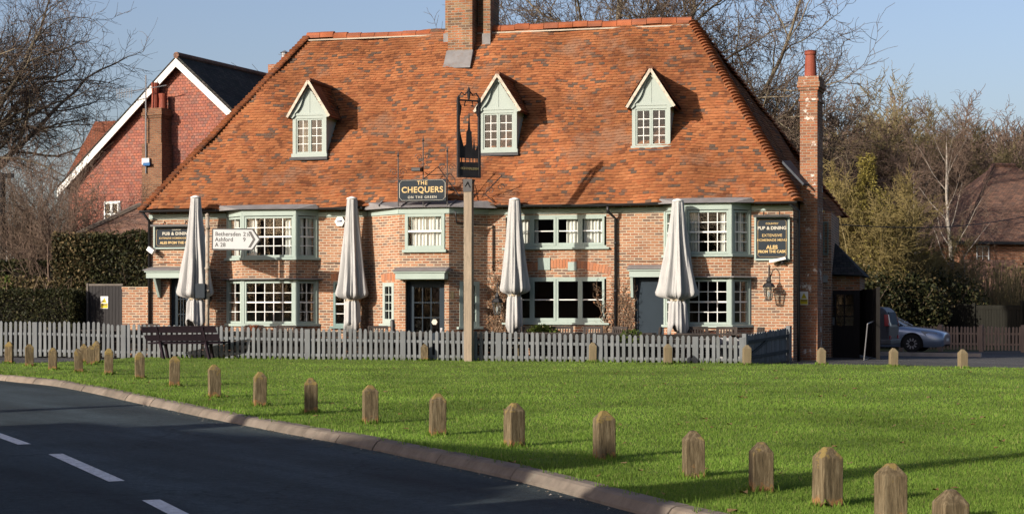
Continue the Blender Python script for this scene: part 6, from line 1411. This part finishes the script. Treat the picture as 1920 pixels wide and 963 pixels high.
# willow like olive bushes
OLV = dict(WOOD, max=3, kids=[14, 10, 9], seg=[6, 5, 4, 3], rmin=.014, lead=0, ang=[30, 34, 42], ratio=[.36, .48, .45], trop=[.03, .02, -.02, -.05], start=[.1, .1, .1])
LEAFO = island('olive catkin and leaf', [(0, (.10, .085, .02)), (.5, (.30, .25, .06)), (1, (.46, .39, .12))], .7, trans=.3)
for i, (px, Y, L, lab) in enumerate(((1560, 76, 6.2, 'yellow olive willow bush just right of the slender chimney'), (1625, 73, 7.0, 'tallest yellow olive willow bush behind the van'), (1682, 77, 5.2, 'yellow olive willow bush left of the pale birch'), (1735, 80, 3.6, 'lower olive bush before the birch trunk'))):
    t = tree('willow_bush', lab, at(px, Y), i*2., 90+i, L, .07, OLV, TWIG_O, WILLOW, 1, 'olive willow bushes behind the car park', multi=9, spread=.30)
    h = L*1.15; n = 8000
    q = RNG.uniform(0, 1, n)**.7; a = RNG.uniform(0, 6.283, n); r_ = np.sqrt(RNG.uniform(.05, 1, n))*(.4+1.7*np.sin(np.clip(q*1.05+.12, 0, 1)*math.pi)**.7)*L/6.5
    c_ = np.sin(a*3+q*9+i)*.5+np.sin(q*23+a*2)*.5
    k = c_ > -.25
    P_ = np.stack([np.cos(a)*r_, np.sin(a)*r_, q*h+RNG.normal(0, .12, n)], 1)[k]; leaf_quads('leaves', P_, .085, LEAFO, t, 4.)
# evergreen dark growth under them
for i, (px, Y, w_, h, lab) in enumerate(((1590, 71, 2.3, 3.3, 'dark evergreen bush behind the boarded gate'), (1668, 72, 2.4, 3.0, 'dark evergreen bush behind the van roof'), (1735, 75, 2.6, 3.2, 'dark brown green bush above the board fence'))):
    t = thing('evergreen_bush', lab, 'bush', at(px, Y), 0., 'dark bushes along the board fence'); leaves_np('leaves', 9000, (0, 0, h*.52), (w_*1.1, 1.4, h*.55), .08, LEAFD, t); leaves_np('brown_leaves', 1300, (0, 0, h*.6), (w_*1.15, 1.4, h*.55), .07, LEAFB, t)
    m = MB()
    for k in range(9): a = k*.7; m.tube([(0, 0, 0), (.5*w_*math.cos(a), .5*math.sin(a), h*.4), (.9*w_*math.cos(a), 1.*math.sin(a), h*.8)], [.06, .04, .015], 5)
    m.build('stems', TWIG, t, uv=False)
# undergrowth between board fence and wood: thin upright stems
n = 2600; px = RNG.uniform(1540, 1990, n); Y = RNG.uniform(78, 100, n); X = (px-960)*Y/FPX; h = RNG.uniform(1.2, 4.2, n)
br = []
for i in range(n):
    b = np.array([X[i], Y[i], 0.]); d = RNG.normal(0, .18, (3, 3)); d[:, 2] = 1; p = [b]
    for k in range(3): p.append(p[-1]+d[k]*h[i]/3)
    br.append((np.array(p), np.array([.03, .024, .017, .01]), 0))
V, Fc = tubes_np(br, 3); tag(np_mesh('undergrowth', V, Fc, TWIG_O), 'tangled bare undergrowth at the foot of the wood', 'undergrowth', kind='stuff')
n = 9000; px = RNG.uniform(1540, 1990, n); Y = RNG.uniform(86, 98, n); X = (px-960)*Y/FPX; Z = RNG.uniform(0, 1, n)**1.5*4.0
leaf_quads('bramble_leaves', np.stack([X, Y, Z], 1), .16, LEAFB, None); o = bpy.data.objects['bramble_leaves']; tag(o, 'brown bramble leaves massed under the wood', 'brambles', kind='stuff')
n = 1500; px = RNG.uniform(1690, 1960, n); Y = RNG.uniform(77.5, 82, n); X = (px-960)*Y/FPX; br = []
for i in range(n):
    b = np.array([X[i], Y[i], 0.]); h = RNG.uniform(1.6, 3.9); d = RNG.normal(0, .14, (3, 3)); d[:, 2] = 1; p = [b]
    for k in range(3): p.append(p[-1]+d[k]*h/3)
    br.append((np.array(p), np.array([.02, .016, .012, .006]), 0))
V, Fc = tubes_np(br, 3); tag(np_mesh('reedy_stems', V, Fc, TWIG_O), 'straw coloured reedy stems rising over the board fence', 'stems', kind='stuff')
# denser belt of fine twigs further back
n = 15000; px = RNG.uniform(1430, 2010, n); Y = RNG.uniform(122, 142, n); X = (px-960)*Y/FPX; top = 15.2+1.3*np.sin(X*.35)+.9*np.sin(X*.9+1)-.035*(X-20); Zb = RNG.uniform(.05, .93, n)**.8*top; br = []
for i in range(n):
    b = np.array([X[i], Y[i], Zb[i]]); d = RNG.normal(0, .5, (3, 3)); d[:, 2] = RNG.uniform(.3, 1.1, 3); p = [b]; h = RNG.uniform(1.2, 2.6)
    for k in range(3): p.append(p[-1]+d[k]*h/3)
    br.append((np.array(p), np.array([.05, .04, .03, .012])*(1.3 if Zb[i] < 7 else 1.), 0))
V, Fc = tubes_np(br, 3); tag(np_mesh('far_wood', V, Fc, TWIG_P), 'hazy purple brown mass of twigs of the wood further back', 'wood', kind='stuff')
# birches
tree('birch_tree', 'pale trunked birch in front of the right house roof', at(1790, 80), .5, 131, 9.6, .16, BIR, BIRCH, TWIG_P, 2, 'pale birches', base_dir=(.06, 0, 1))
tree('birch_tree', 'slender pale birch left of the larger birch', at(1722, 84), 2.5, 132, 8.2, .11, BIR, BIRCH, TWIG_P, 2, 'pale birches', base_dir=(.01, 0, 1))
tree('birch_tree', 'thin birch at the foot of the right house', at(1812, 79), 1.5, 133, 4.4, .07, BIR, BIRCH, TWIG_O, 1, 'pale birches')

# ================================================================== the other side of the road, behind and left of the viewpoint
gable_house('roadside_house', 'brick house across the road behind the viewpoint', (-16.7, 2.5), 4.0, 9.5, 4.6, 7.9, R(51), BRICK_HOUSE, ROOF_BROWN)
for x, y, hc, rc, pw, lab in ((-14.1, 1.6, 9.0, 3.5, 1.3, 'dark conical cypress in front of the roadside house'), (-12.3, 2.9, 6.0, 3.2, .55, 'broad unseen evergreen bush added to shade the road before the roadside house'), (-12.9, 5.0, 5.6, 3.0, .5, 'rounded unseen evergreen bush added to shade the road at the roadside house corner'), (-8.2, 7.0, 4.2, 2.0, .5, 'small unseen evergreen bush added to shade the road from its far edge'), (-22.1, 8.3, 9.0, 1.9, .85, 'dark conical cypress beside the roadside house'), (-25.9, 11.1, 9.0, 1.2, .8, 'slim dark cypress beyond the roadside house')):  # the bushes are added out of view to close gaps in the road shadow
    t = thing('cypress_tree', lab, 'tree', (x, y, 0), 0., 'cypresses across the road') if 'cypress' in lab else thing('evergreen_bush', lab, 'bush', (x, y, 0), 0., 'unseen bushes added to shade the road')
    n = 19000; q = RNG.uniform(0, 1, n)**1.3; a = RNG.uniform(0, 6.283, n); r_ = rc*(1-q)**pw*np.sqrt(RNG.uniform(.3, 1, n))*(1+.12*np.sin(a*3+q*14))
    leaf_quads('crown', np.stack([r_*np.cos(a), r_*np.sin(a), .3+q*(hc-.3)], 1), .15, LEAFD, t); m = MB(); m.tube([(0, 0, 0), (0, 0, hc*.8)], [.2, .05], 8); m.build('trunk', BARK, t)
n = 11000; X = RNG.uniform(-110, 110, n); Y = RNG.uniform(-75, -62, n); hh = 9+3*np.sin(X*.13)+2*np.sin(X*.41+1)+1.2*np.sin(X*1.3); Z = RNG.uniform(0, 1, n)*hh
leaf_quads('tree_belt', np.stack([X, Y, Z], 1), .75, LEAFB, None); tag(bpy.data.objects['tree_belt'], 'distant belt of trees across the fields behind the viewpoint', 'wood', kind='stuff')
for o in list(bpy.data.objects):
    if o.parent is None and o.type == 'EMPTY' and not o.children: bpy.data.objects.remove(o)
